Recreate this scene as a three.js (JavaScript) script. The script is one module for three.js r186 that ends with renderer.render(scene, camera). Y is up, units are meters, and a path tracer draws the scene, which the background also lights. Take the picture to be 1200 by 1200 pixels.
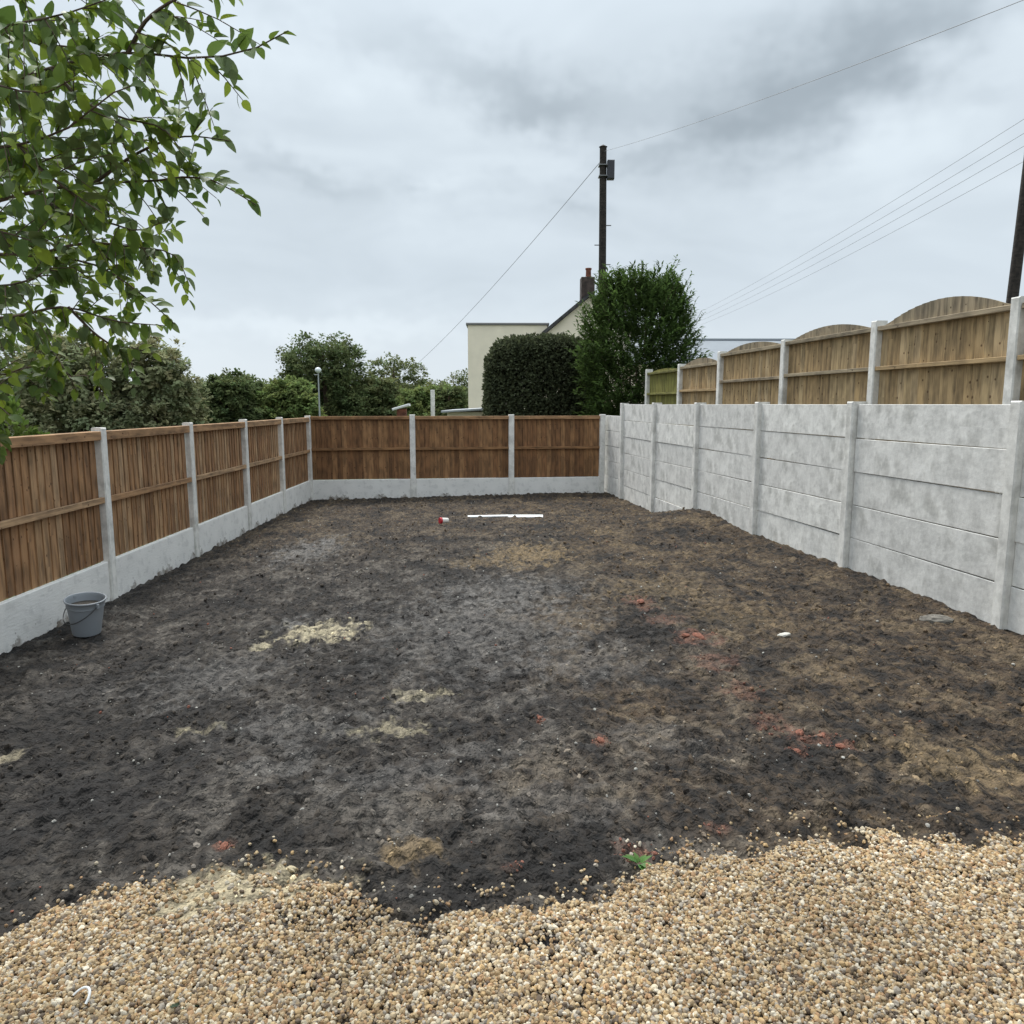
import * as THREE from 'three';
import { mergeGeometries } from 'three/addons/utils/BufferGeometryUtils.js';

// ---------------------------------------------------------------- camera, sky, sun, exposure
const scene = new THREE.Scene();
const camera = new THREE.PerspectiveCamera(68.09, 1, 0.05, 2000);
camera.position.set(0, 1.6, 0);
{
  const pitch = -8.08 * Math.PI / 180, yaw = 0.77 * Math.PI / 180;
  camera.lookAt(Math.sin(yaw) * Math.cos(pitch), 1.6 + Math.sin(pitch), -Math.cos(yaw) * Math.cos(pitch));
}
const renderer = new THREE.WebGLRenderer({ antialias: true });
renderer.toneMapping = THREE.LinearToneMapping;
renderer.toneMappingExposure = 2.6;
renderer.shadowMap.enabled = true;

// seeded random and noise
function rngOf(seed) { let a = seed >>> 0; return () => { a = (a + 0x6D2B79F5) | 0; let t = Math.imul(a ^ (a >>> 15), 1 | a); t = (t + Math.imul(t ^ (t >>> 7), 61 | t)) ^ t; return ((t ^ (t >>> 14)) >>> 0) / 4294967296; }; }
const PERM = new Uint8Array(512);
{ const r = rngOf(77), p = [...Array(256).keys()]; for (let i = 255; i > 0; i--) { const j = Math.floor(r() * (i + 1)); [p[i], p[j]] = [p[j], p[i]]; } for (let i = 0; i < 512; i++) PERM[i] = p[i & 255]; }
const GX = [], GY = []; for (let i = 0; i < 16; i++) { GX.push(Math.cos(i * Math.PI / 8)); GY.push(Math.sin(i * Math.PI / 8)); }
const fade = (t) => t * t * t * (t * (t * 6 - 15) + 10);
function noise(x, y, period = 256) {                                  // gradient noise, about -0.7 .. 0.7, tileable
  const fx = Math.floor(x), fy = Math.floor(y), dx = x - fx, dy = y - fy;
  const m = (a) => ((a % period) + period) % period & 255;
  const x0 = m(fx), x1 = m(fx + 1), y0 = m(fy), y1 = m(fy + 1);
  const g = (ix, iy, ax, ay) => { const h = PERM[PERM[ix] + iy] & 15; return GX[h] * ax + GY[h] * ay; };
  const u = fade(dx), v = fade(dy);
  const a = g(x0, y0, dx, dy), b = g(x1, y0, dx - 1, dy), c = g(x0, y1, dx, dy - 1), d = g(x1, y1, dx - 1, dy - 1);
  return a + u * (b - a) + v * (c - a + u * (a - b - c + d));
}
function fbm(x, y, oct, period = 256) { let s = 0, a = 1; for (let i = 0; i < oct; i++) { s += a * noise(x, y, period); x *= 2; y *= 2; period *= 2; a *= 0.5; } return s; }
const clamp = (v, a = 0, b = 1) => Math.min(b, Math.max(a, v));
const smooth = (a, b, v) => { const t = clamp((v - a) / (b - a)); return t * t * (3 - 2 * t); };
const lerp = (a, b, t) => a + (b - a) * t;
const mix3 = (a, b, t) => [lerp(a[0], b[0], t), lerp(a[1], b[1], t), lerp(a[2], b[2], t)];

// overcast sky: layered cloud with the darker and paler banks that the photograph shows
{
  const W = 2048, H = 1024, data = new Float32Array(W * H * 4), rad = Math.PI / 180;
  // azimuth from -z, elevation, half sizes in degrees, tilt, strength
  const banks = [[21.5, 20.5, 8.4, 3.5, 20, -0.5], [16.2, 18.2, 4.5, 1.9, 10, -0.35], [26.4, 22, 5.8, 1.9, 20, -0.35], [-2.8, 22.2, 7.7, 1.8, -15, -0.28], [3.2, 19.8, 4.5, 1.2, -20, -0.22], [-14.8, 15.6, 3.9, 0.8, -18, -0.25], [-6, 15, 1.4, 0.6, 0, -0.2], [6.3, 13.9, 1.9, 0.6, 0, -0.2], [9.3, 16.5, 3.9, 0.8, 10, -0.25], [8, 20.2, 5.2, 1.3, 5, -0.2], [30.7, 18, 1.9, 1, 0, -0.2], [0.2, 15.9, 1.6, 0.8, 0, -0.15], [-13.9, 22.1, 7.1, 2.6, 0, 0.22], [11.6, 18, 3.9, 1.6, 0, 0.15], [-1.7, 16.7, 9.7, 2.6, 0, 0.12], [26.9, 16, 5.2, 2.6, 20, 0.18], [30.7, 20.4, 3.9, 1.9, 20, 0.12], [-14.6, 5.3, 11, 0.9, 0, 0.15], [-9.7, 10.4, 16.8, 2.6, 0, -0.08], [18.8, 10.1, 16.8, 3.9, 0, -0.03], [-28.2, 2.4, 9.7, 2.6, 0, 0.1]];
  for (let j = 0; j < H; j++) {
    const el = ((j + 0.5) / H - 0.5) * Math.PI, se = Math.sin(el);
    for (let i = 0; i < W; i++) {
      const th = ((i + 0.5) / W - 0.5) * 2 * Math.PI;                 // atan2(z, x)
      const dx = Math.cos(th) * Math.cos(el), dz = Math.sin(th) * Math.cos(el);
      let k = 0;
      if (se > -0.05) {
        const q = 1 / (Math.max(se, 0) + 0.16), cx = dx * q, cz = dz * q;
        const wx = fbm(cx * 0.9 + 5, cz * 0.9, 3) * 0.7, wz = fbm(cx * 0.9 + 40, cz * 0.9 + 9, 3) * 0.7;
        const f1 = fbm(cx * 0.55 + wx + 3.3, cz * 0.8 + wz + 8.1, 5), f2 = fbm(cx * 2.1 + wx * 2, cz * 2.9 + wz * 2, 4);
        k = 0.02 + f1 * 0.11 * smooth(-0.02, 0.35, se) + f2 * 0.085 * smooth(0.02, 0.3, se);
        const az = Math.atan2(dx, -dz) / rad, ed = el / rad;
        if (Math.abs(az) < 60 && ed < 45) {
          const jx = noise(az * 0.22 + 7, ed * 0.45) * 2.6 + noise(az * 0.7, ed * 1.4 + 30) * 1.3 + noise(az * 1.9, ed * 3.1 + 30) * 0.5, jy = noise(az * 0.25 + 50, ed * 0.5) * 1.5 + noise(az * 0.9 + 3, ed * 1.6) * 0.8 + noise(az * 2.3 + 3, ed * 3.6) * 0.35;
          for (const [a, e, ra, re, tilt, s] of banks) {
            const c = Math.cos(tilt * rad), n = Math.sin(tilt * rad), px = az - a + jx, py = ed - e + jy;
            const u = (px * c + py * n) / ra, v = (-px * n + py * c) / re, r2 = u * u + v * v;
            if (r2 < 7) k += s * 0.56 * Math.exp(-r2 * 0.8);
          }
        }
      }
      const low = smooth(0.16, 0.0, se);
      const base = mix3([0.665, 0.75, 0.825], [0.73, 0.80, 0.855], low), over = 1 + 0.9 * smooth(0.3, 0.95, se);   // overcast sky brightens upward; this rise is added above the view to light walls
      const t = Math.exp(k * 1.25), o = (j * W + i) * 4;
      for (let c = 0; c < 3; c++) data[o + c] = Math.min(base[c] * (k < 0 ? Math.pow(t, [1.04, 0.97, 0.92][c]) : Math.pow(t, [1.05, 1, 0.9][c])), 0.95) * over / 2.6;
      data[o + 3] = 1;
    }
  }
  const sky = new THREE.DataTexture(data, W, H, THREE.RGBAFormat, THREE.FloatType);
  sky.mapping = THREE.EquirectangularReflectionMapping; sky.colorSpace = THREE.LinearSRGBColorSpace;
  sky.magFilter = sky.minFilter = THREE.LinearFilter; sky.wrapS = THREE.RepeatWrapping; sky.needsUpdate = true;
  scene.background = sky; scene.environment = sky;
}
const sun = new THREE.DirectionalLight(new THREE.Color().setRGB(1, 0.97, 0.92), 1.5);
sun.position.set(-7, 26, -22); sun.target.position.set(0, 0, -7);
sun.castShadow = true; sun.shadow.radius = 45; sun.shadow.mapSize.set(4096, 4096);
Object.assign(sun.shadow.camera, { left: -30, right: 30, top: 40, bottom: -40, near: 1, far: 120 });
scene.add(sun, sun.target);

// ---------------------------------------------------------------- helpers
const taken = new Map();
function numbered(name) { const n = taken.get(name) ?? 0; taken.set(name, n + 1); return n ? `${name}_${String(n).padStart(3, '0')}` : name; }
function tag(o, label, category, group) { o.userData.label = label; o.userData.category = category; if (group) o.userData.group = group; return o; }
function thing(name, label, category, pos = [0, 0, 0], group) { const g = new THREE.Group(); g.name = numbered(name); g.position.set(...pos); scene.add(g); return tag(g, label, category, group); }
function mesh(name, geo, mat, parent = scene) { const m = new THREE.Mesh(geo, mat); m.name = parent === scene ? numbered(name) : name; m.castShadow = m.receiveShadow = true; parent.add(m); return m; }
function structure(o) { o.userData.kind = 'structure'; return o; }
function stuff(o) { o.userData.kind = 'stuff'; return o; }
const V = (x, y, z) => new THREE.Vector3(x, y, z);
const rgb = (r, g, b) => new THREE.Color().setRGB(r, g, b);
function std(color, rough = 0.9, extra = {}) { return new THREE.MeshStandardMaterial({ color, roughness: rough, ...extra }); }
function uvBox(geo, scale = 1, ou = 0, ov = 0) {                       // box-projected uv in metres times scale
  const g = geo.index ? geo.toNonIndexed() : geo, p = g.attributes.position, uv = new Float32Array(p.count * 2);
  g.computeVertexNormals(); const n = g.attributes.normal;
  for (let i = 0; i < p.count; i++) {
    const ax = Math.abs(n.getX(i)), ay = Math.abs(n.getY(i)), az = Math.abs(n.getZ(i));
    let u, v; if (az >= ax && az >= ay) { u = p.getX(i); v = p.getY(i); } else if (ax >= ay) { u = p.getZ(i); v = p.getY(i); } else { u = p.getX(i); v = p.getZ(i); }
    uv[2 * i] = u * scale + ou; uv[2 * i + 1] = v * scale + ov;
  }
  g.setAttribute('uv', new THREE.BufferAttribute(uv, 2)); return g;
}
function cbox(w, h, d, c = 0.005) {                                   // box with chamfered edges, centred in x and z, standing on y = 0
  const s = new THREE.Shape(); s.moveTo(-w / 2 + c, c); s.lineTo(w / 2 - c, c); s.lineTo(w / 2 - c, h - c); s.lineTo(-w / 2 + c, h - c); s.closePath();
  const g = new THREE.ExtrudeGeometry(s, { depth: d - 2 * c, bevelEnabled: true, bevelSize: c, bevelThickness: c, bevelSegments: 1, steps: 1 });
  g.translate(0, 0, -(d - 2 * c) / 2); return g;
}
function tube(points, r0, r1, radial = 6, seg = 12) {                   // tapered tube through points
  const curve = new THREE.CatmullRomCurve3(points), fr = curve.computeFrenetFrames(seg, false), pos = [], idx = [], uv = [], len = curve.getLength();
  for (let i = 0; i <= seg; i++) {
    const p = curve.getPointAt(i / seg), r = lerp(r0, r1, i / seg);
    for (let k = 0; k <= radial; k++) { const a = k / radial * 2 * Math.PI, c = Math.cos(a) * r, s = Math.sin(a) * r, N = fr.normals[i], B = fr.binormals[i]; pos.push(p.x + N.x * c + B.x * s, p.y + N.y * c + B.y * s, p.z + N.z * c + B.z * s); uv.push(k / radial, i / seg * len); }
  }
  for (let i = 0; i < seg; i++) for (let k = 0; k < radial; k++) { const a = i * (radial + 1) + k, b = a + radial + 1; idx.push(a, a + 1, b, b, a + 1, b + 1); }
  const g = new THREE.BufferGeometry(); g.setAttribute('position', new THREE.Float32BufferAttribute(pos, 3)); g.setAttribute('uv', new THREE.Float32BufferAttribute(uv, 2)); g.setIndex(idx); g.computeVertexNormals(); return g;
}
function texture(W, H, fn, srgb = true) {
  const d = new Uint8Array(W * H * 4);
  for (let j = 0; j < H; j++) for (let i = 0; i < W; i++) { const c = fn(i / W, j / H, i, j), o = (j * W + i) * 4; d[o] = clamp(c[0]) * 255; d[o + 1] = clamp(c[1]) * 255; d[o + 2] = clamp(c[2]) * 255; d[o + 3] = 255; }
  const t = new THREE.DataTexture(d, W, H); t.wrapS = t.wrapT = THREE.RepeatWrapping; t.magFilter = THREE.LinearFilter; t.minFilter = THREE.LinearMipmapLinearFilter; t.generateMipmaps = true;
  t.colorSpace = srgb ? THREE.SRGBColorSpace : THREE.NoColorSpace; t.needsUpdate = true; return t;
}
const toS = (v) => v <= 0.0031308 ? v * 12.92 : 1.055 * Math.pow(v, 1 / 2.4) - 0.055;

// ---------------------------------------------------------------- textures
const speck = rngOf(5);
const soilGrain = texture(1024, 1024, (u, v) => {
  const a = fbm(u * 24, v * 24, 4, 24), b = noise(u * 160, v * 160, 160), r = speck();
  const k = clamp(0.66 + a * 0.7 + b * 0.34 + (r > 0.995 ? 0.35 : 0) - (r < 0.03 ? 0.2 : 0), 0.16, 1); const s = toS(k); return [s, s, s];
});
const soilBump = texture(1024, 1024, (u, v) => { const k = clamp(0.5 + fbm(u * 20 + 3, v * 20, 5, 20) * 0.55 + noise(u * 128, v * 128, 128) * 0.1); return [k, k, k]; }, false);
const concreteRand = rngOf(9), pits = []; for (let i = 0; i < 260; i++) pits.push([concreteRand(), concreteRand(), 0.0008 + concreteRand() * 0.0016]);
function pitAt(u, v) { return 0; }
const concreteMap = texture(1024, 1024, (u, v) => {
  const big = fbm(u * 5, v * 8, 4, 5 * 1), mid = fbm(u * 16 + 2, v * 12, 4, 16), streak = fbm(u * 40, v * 5 + 9, 3, 40), fine = noise(u * 250, v * 250, 250), r = concreteRand();
  const blot = smooth(-0.3, 0.7, mid + big * 0.5), dark = smooth(-0.1, 0.8, big * 0.8 + streak * 0.22 + mid * 0.4 + fine * 0.25);
  let k = 0.90 + big * 0.10 - blot * 0.17 - dark * 0.17 + fine * 0.09 + (r - 0.5) * 0.06; if (r > 0.9985) k -= 0.25;
  k += smooth(0.0, 0.5, -mid) * 0.06 + noise(u * 60, v * 50, 60) * 0.10 + noise(u * 110, v * 90, 110) * 0.07;
  return [toS(k), toS(k * 0.995), toS(k * (0.975 - dark * 0.015))];
});
const concreteBump = texture(1024, 1024, (u, v) => { const k = 0.5 + fbm(u * 30, v * 30, 4, 30) * 0.3 + (concreteRand() - 0.5) * 0.16; return [k, k, k]; }, false);
// gravel board face: concrete with soil stuck along the lower edge in ragged lumps (v = 0 lower edge, u tiles over 2 m)
const boardDirt = texture(1024, 256, (u, v) => {
  const big = fbm(u * 6, v * 2, 4, 6), mid = fbm(u * 20 + 2, v * 5, 4, 20), fine = noise(u * 240, v * 60, 240), r = concreteRand();
  let k = 0.80 + big * 0.08 - smooth(0.1, 0.5, mid) * 0.1 + fine * 0.06 + (r - 0.5) * 0.05;
  const edge = 0.24 + fbm(u * 9 + 4, 0.5, 3, 9) * 0.3, lump = smooth(0.02, -0.03, v - edge + fbm(u * 60, v * 16, 3, 60) * 0.10);
  const dirt = clamp(lump * (0.55 + mid * 0.8) + (v < 0.5 && fbm(u * 70 + 8, v * 18, 2, 70) > 0.52 ? 0.6 : 0));
  const c = mix3([k, k * 0.998, k * 0.985], [0.17, 0.14, 0.11], dirt); return c.map(toS);
});
const woodRand = rngOf(21), knots = []; for (let i = 0; i < 44; i++) knots.push([woodRand(), woodRand(), 0.008 + woodRand() * 0.014]);
function woodFn(u, v) {                                                // u across (0.5 m), v along (2 m)
  let x = u + fbm(u * 4, v * 4, 2, 4) * 0.03, kn = 0;
  for (const [ku, kv, kr] of knots) {
    let du = u - ku, dv = (v - kv) * 4; du -= Math.round(du); dv -= Math.round(dv / 4) * 4;
    const d = Math.sqrt(du * du + dv * dv * 0.55); if (d < kr * 4) { x += du * Math.exp(-d * d / (kr * kr * 5)) * 0.8; kn = Math.max(kn, smooth(kr * 1.25, kr * 0.55, d)); }
  }
  const ring = noise(x * 70, v * 5, 70), ring2 = noise(x * 170, v * 9, 170), broad = noise(x * 14, v * 3, 14), blot = fbm(u * 7, v * 9, 3, 7);
  return { k: 0.72 + broad * 0.36 + ring * 0.26 + ring2 * 0.2 + blot * 0.42, kn };
}
const woodMap = texture(1024, 1024, (u, v) => { const { k, kn } = woodFn(u, v); const c = mix3([clamp(k, 0.2, 1), clamp(k, 0.2, 1) * 0.97, clamp(k, 0.2, 1) * 0.92], [0.2, 0.14, 0.1], kn * 0.9); return c.map((q) => toS(clamp(q))); });
const woodBump = texture(512, 512, (u, v) => { const k = 0.5 + noise(u * 120, v * 6, 120) * 0.35 + noise(u * 40, v * 4, 40) * 0.3; return [k, k, k]; }, false);
const barkMap = texture(256, 256, (u, v) => { const k = clamp(0.65 + fbm(u * 8, v * 16, 4, 8) * 0.7); return [toS(k), toS(k), toS(k)]; });
const brickDust = texture(256, 256, (u, v) => { const k = clamp(0.7 + fbm(u * 10, v * 10, 4, 10) * 0.6); return [toS(k), toS(k), toS(k)]; });
const renderMap = texture(512, 512, (u, v) => { const k = clamp(0.92 + fbm(u * 6, v * 6, 5, 6) * 0.09); return [toS(k), toS(k * 0.995), toS(k * 0.98)]; });

// ---------------------------------------------------------------- the yard's lie of the land
const wallX = (Z) => 4.08 - 0.1216 * Z;                                // face line of the concrete wall, Z = -z
function lie(x, z) {
  const Z = -z, wx = wallX(clamp(Z, -4, 16)), t = clamp((x + 3.75) / (wx + 3.75));
  const right = lerp(0.068, -0.21, smooth(10.2, 12.8, Z));
  const far = lerp(-0.26, right, Math.pow(t, 0.9)), near = lerp(-0.2, 0.0, smooth(0.05, 0.45, t));
  return lerp(near - 0.045, far, smooth(2.4, 5.0, Z)) + fbm(x * 0.5 + 3, z * 0.5, 2) * 0.03 + 0.09 * Math.exp(-((x - 2.6) ** 2 + (Z - 10.3) ** 2) / 0.5);
}
const EDGE = [[-4.5, -2.0], [-2.6, -2.05], [-1.9, -2.15], [-1.584, -2.206], [-1.51, -2.354], [-1.322, -2.374], [-1.003, -2.441], [-0.759, -2.414], [-0.54, -2.341], [-0.377, -2.21], [-0.236, -2.148], [0.03, -2.246], [0.311, -2.285], [0.506, -2.421], [0.802, -2.518], [1.142, -2.594], [1.472, -2.617], [1.932, -2.583], [2.6, -2.65], [4.6, -2.7]];
function edgeZ(x) { for (let i = 1; i < EDGE.length; i++) if (x < EDGE[i][0]) { const [a, b] = EDGE[i - 1], [c, d] = EDGE[i]; return lerp(b, d, (x - a) / (c - a)); } return -2.7; }
const gravelness = (x, z) => smooth(-0.10, 0.09, z - edgeZ(x) + noise(x * 5, z * 5) * 0.12 + noise(x * 14, z * 14) * 0.08);   // 1 on the gravel
const SPILL = [[-0.52, -2.2, 0.2, 0.1], [0.14, -2.07, 0.14, 0.05], [1.24, -2.4, 0.09, 0.035], [-0.42, -2.34, 0.12, 0.07], [-1.58, -2.29, 0.1, 0.05]];
const sandHeap = (x, z) => smooth(1.25, 0.55, Math.hypot((x + 0.9) / 0.30, (z + 2.36) / 0.16) + noise(x * 7, z * 7) * 0.7 + noise(x * 24, z * 24) * 0.45) * (1 - 0.9 * smooth(1.1, 0.6, Math.hypot((x + 0.79) / 0.08, (z + 2.40) / 0.05) + noise(x * 15, z * 15) * 0.5));
const bare = (x, z) => smooth(0.42, 0.62, noise(x * 2.4 + 4, z * 3.2) + noise(x * 9, z * 9) * 0.6) * smooth(0.62, 0.3, z - edgeZ(x)) + SPILL.reduce((s, [a, b, p, q]) => s + smooth(1.2, 0.5, Math.hypot((x - a) / p, (z - b) / q) + noise(x * 8, z * 8) * 0.9 + noise(x * 22, z * 22) * 0.5), 0);   // thin spots near the edge where soil shows through
const PATCHES = [[-1.38, -5.66, 0.302, 0.267, 0, 1], [-1.76, -5.36, 0.087, 0.1, 0, 0.9], [-1.67, -5.95, 0.138, 0.195, 2, 0.9], [-0.6, -3.77, 0.214, 0.103, 0, 0.55], [-0.48, -4.26, 0.181, 0.078, 0, 0.6], [-0.34, -2.61, 0.114, 0.119, 1, 0.8], [-2.56, -3.73, 0.071, 0.1, 0, 0.6], [-1.64, -3.88, 0.119, 0.043, 0, 0.6], [-2.0, -4.28, 0.151, 0.078, 2, 0.7], [-0.89, -2.37, 0.217, 0.155, 0, 1], [-0.68, -2.28, 0.111, 0.059, 0, 0.7], [0.3, -8.31, 0.439, 0.563, 1, 1], [-0.26, -7.96, 0.366, 0.258, 1, 0.5], [2.12, -3.24, 0.294, 0.204, 1, 0.7], [1.98, -3.5, 0.21, 0.09, 1, 0.4], [1.37, -6.52, 0.454, 0.47, 1, 0.5], [1.78, -5.62, 0.394, 0.443, 1, 0.35], [-2.37, -9.11, 0.437, 0.784, 2, 0.9], [-2.28, -9.7, 0.155, 0.505, 2, 1], [-0.19, -5.65, 0.854, 1.272, 2, 0.55], [0.09, -6.69, 0.695, 0.776, 2, 0.5], [-1.12, -3.83, 0.407, 0.319, 2, 0.5], [-1.87, -4.74, 0.497, 0.478, 2, 0.5], [-0.46, -3.2, 0.421, 0.19, 2, 0.45], [0.18, -2.98, 0.395, 0.2, 2, 0.35], [0.56, -4.71, 0.442, 0.394, 2, 0.35], [-1.04, -3.36, 0.241, 0.116, 2, 0.5], [0.74, -3.6, 0.258, 0.19, 2, 0.35], [-0.12, -3.44, 0.246, 0.13, 2, 0.4], [-2.67, -4.6, 0.321, 0.179, 2, 0.3], [1.14, -6.06, 0.113, 0.229, 3, 0.8], [1.37, -5.1, 0.144, 0.147, 3, 1], [1.37, -4.62, 0.142, 0.151, 3, 0.7], [1.22, -5.58, 0.13, 0.152, 3, 0.5], [1.38, -4.14, 0.108, 0.123, 3, 0.6], [1.4, -3.77, 0.09, 0.094, 3, 0.6], [1.49, -3.59, 0.069, 0.067, 3, 1], [1.39, -3.67, 0.062, 0.069, 3, 0.9], [1.6, -3.57, 0.077, 0.056, 3, 0.7], [1.64, -3.45, 0.058, 0.052, 3, 0.9], [1.42, -3.41, 0.057, 0.043, 3, 0.8], [0.49, -3.56, 0.038, 0.056, 3, 0.9], [0.2, -3.84, 0.036, 0.053, 3, 0.6], [-1.06, -2.69, 0.039, 0.028, 3, 0.9], [0.51, -2.6, 0.057, 0.053, 3, 0.6], [0.86, -2.78, 0.054, 0.036, 3, 0.5], [0.45, -2.6, 0.038, 0.043, 3, 0.5], [0.03, -2.5, 0.042, 0.03, 3, 0.4], [-1.8, -3.21, 0.536, 0.463, 4, 0.8], [-2.67, -4.32, 0.303, 0.535, 4, 0.6], [-0.26, -2.36, 0.174, 0.113, 4, 0.8], [1.65, -2.64, 0.291, 0.078, 4, 0.6], [-2.37, -5.26, 0.306, 0.387, 4, 0.4], [1.89, -4.85, 0.457, 0.335, 4, 0.3], [-1.2, -6.14, 0.284, 0.365, 4, 0.4], [2.92, -6.08, 0.427, 0.361, 4, 0.5], [0.22, -2.55, 0.217, 0.104, 4, 0.5], [0.24, -4.03, 0.287, 0.211, 4, 0.4]];   // x, z, half sizes, kind (0 sand, 1 ochre subsoil, 2 ash grey, 3 brick dust, 4 black loam), strength
function clods(x, z, near) {                                           // small-scale relief of raked soil
  const w = noise(x * 3, z * 3) * 0.4;
  const a = Math.abs(noise(x * 7 + w, z * 7)), b = noise(x * 17, z * 17), c = Math.abs(noise(x * 40, z * 40 + w));
  return a * 0.062 + b * 0.026 + (near ? c * 0.020 + noise(x * 85, z * 85) * 0.007 : 0) - 0.014;
}
function groundY(x, z) { const g = gravelness(x, z); return lie(x, z) + clods(x, z, true) * (1 - g) + g * 0.045; }
function soilColour(x, z) {
  const Z = -z, n1 = fbm(x * 1.1 + 9, z * 1.1, 4), n2 = fbm(x * 6, z * 6 + 4, 4), n3 = noise(x * 38, z * 38), n4 = noise(x * 95 + 5, z * 95);
  const brownish = clamp(smooth(-0.3, 1.9, x + n1 * 1.5 - (6 - Z) * 0.05) * 0.9 + smooth(7, 11, Z) * 0.75);
  const wx = noise(x * 2.1 + 11, z * 2.1) * 0.35, wz = noise(x * 2.1, z * 2.1 + 17) * 0.35, s1 = fbm((x + wx) * 2.6 + 31, (z + wz) * 2.6, 5), s2 = fbm((x + wz) * 7.5 + 2, (z + wx) * 7.5 + 8, 4);
  const loam = smooth(0.3, -2.2, x + n1) * smooth(6.5, 4.0, Z);
  let c = mix3(mix3([0.043, 0.034, 0.026], [0.027, 0.0212, 0.0158], loam), [0.076, 0.050, 0.028], brownish);
  c = mix3(c, mix3([0.130, 0.114, 0.096], [0.158, 0.113, 0.064], brownish), smooth(0.04, 0.40, s1 * 0.7 + s2 * 0.65 + n1 * 0.25 + n3 * 0.42) * (0.85 - loam * 0.45));
  c = mix3(c, [0.0125, 0.0098, 0.0078], smooth(0.0, 0.32, -s1 * 0.6 - s2 * 0.6 - n1 * 0.3 + n4 * 0.45 + n3 * 0.3) * 0.92);
  c = mix3(c, [0.125, 0.085, 0.045], brownish * smooth(0.15, 0.6, noise(x * 1.7 + 60, z * 1.7) + s2 * 0.5) * 0.55);
  const cols = [[0.47, 0.405, 0.27], [0.22, 0.155, 0.082], [0.180, 0.168, 0.155], [0.20, 0.095, 0.062], [0.017, 0.0145, 0.013]];
  for (const [px, pz, rx, rz, kind, s] of PATCHES) {
    const dx = (x - px) / rx, dz = (z - pz) / rz, r = Math.sqrt(dx * dx + dz * dz); if (r > 2.6) continue;
    const soft = kind === 2 || kind === 4 ? 0.9 : 0.6, rag = fbm(x * 9 + kind * 7, z * 9, 4) * 1.15 + n3 * 0.5 + n4 * 0.35;
    c = mix3(c, cols[kind], smooth(1.15, 1.15 - soft, r + rag) * s * (kind === 3 ? 0.7 : 0.9));
  }
  const g = gravelness(x, z); c = mix3(c, [0.10, 0.075, 0.048], g * 0.85 * (1 - bare(x, z)));
  return mix3(c, [0.50, 0.42, 0.27], sandHeap(x, z));
}
{
  const rows = []; for (let i = 0; i < 14; i++) rows.push(-5 + i * 6.2 / 14); const R = 430; for (let i = 0; i <= R; i++) rows.push(1.2 * Math.pow(16.3 / 1.2, i / R));
  const C = 720, pos = [], col = [], uv = [], idx = [];
  for (const Z of rows) for (let j = 0; j <= C; j++) {
    const x = lerp(-3.77, wallX(clamp(Z, -5, 16.3)) + 0.03, j / C), z = -Z;
    const y = Z > 1 ? groundY(x, z) : lie(x, z) + 0.045;
    pos.push(x, y, z); const c = soilColour(x, z); col.push(c[0], c[1], c[2]); uv.push(x / 1.3, z / 1.3);
  }
  for (let i = 0; i < rows.length - 1; i++) for (let j = 0; j < C; j++) { const a = i * (C + 1) + j, b = a + C + 1; idx.push(a, a + 1, b, b, a + 1, b + 1); }
  const g = new THREE.BufferGeometry(); g.setAttribute('position', new THREE.Float32BufferAttribute(pos, 3)); g.setAttribute('color', new THREE.Float32BufferAttribute(col, 3)); g.setAttribute('uv', new THREE.Float32BufferAttribute(uv, 2)); g.setIndex(idx); g.computeVertexNormals();
  structure(mesh('soil_ground', g, new THREE.MeshStandardMaterial({ vertexColors: true, map: soilGrain, bumpMap: soilBump, bumpScale: 0.045, roughness: 0.97 })));
}
// ground beyond the fences and the higher ground behind the concrete wall
{
  const g = new THREE.PlaneGeometry(900, 900, 60, 60); g.rotateX(-Math.PI / 2); const p = g.attributes.position;
  for (let i = 0; i < p.count; i++) p.setY(i, -0.6 + noise(p.getX(i) * 0.05, p.getZ(i) * 0.05) * 0.05);
  for (let i = 0; i < p.count; i++) g.attributes.uv.setXY(i, p.getX(i) / 2, p.getZ(i) / 2);
  g.computeVertexNormals(); structure(mesh('grass_field', g, std(rgb(0.07, 0.10, 0.035), 1, { map: soilGrain })));
  const s = new THREE.Shape(); s.moveTo(wallX(-6) + 0.12, 6); s.lineTo(wallX(16) + 0.12, -16); s.lineTo(wallX(16) + 0.12, -19); s.lineTo(40, -19); s.lineTo(40, 6); s.closePath();
  const e = new THREE.ExtrudeGeometry(s, { depth: 1.3, bevelEnabled: false }); e.rotateX(Math.PI / 2);
  structure(mesh('raised_ground', uvBox(e, 0.5), std(rgb(0.08, 0.09, 0.04), 1, { map: soilGrain }))).position.y = 0.68;
}

// ---------------------------------------------------------------- wood and concrete pieces
function woodMats(tones) { return tones.map((c) => std(rgb(...c), 0.88, { map: woodMap, bumpMap: woodBump, bumpScale: 0.002 })); }
const freshWood = woodMats([[0.42, 0.245, 0.125], [0.38, 0.21, 0.105], [0.455, 0.28, 0.15], [0.32, 0.175, 0.085], [0.41, 0.23, 0.112], [0.49, 0.32, 0.185]]);
const darkWood = woodMats([[0.31, 0.165, 0.074], [0.27, 0.135, 0.06], [0.35, 0.19, 0.088], [0.22, 0.11, 0.048]]);
const tanWood = woodMats([[0.50, 0.37, 0.205], [0.45, 0.32, 0.17], [0.55, 0.41, 0.24], [0.40, 0.28, 0.145], [0.50, 0.35, 0.18]]);
const greyWood = woodMats([[0.35, 0.29, 0.20], [0.31, 0.255, 0.18], [0.38, 0.31, 0.215]]);
const mossWood = woodMats([[0.26, 0.25, 0.06], [0.23, 0.22, 0.055], [0.28, 0.26, 0.07]]);
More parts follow.
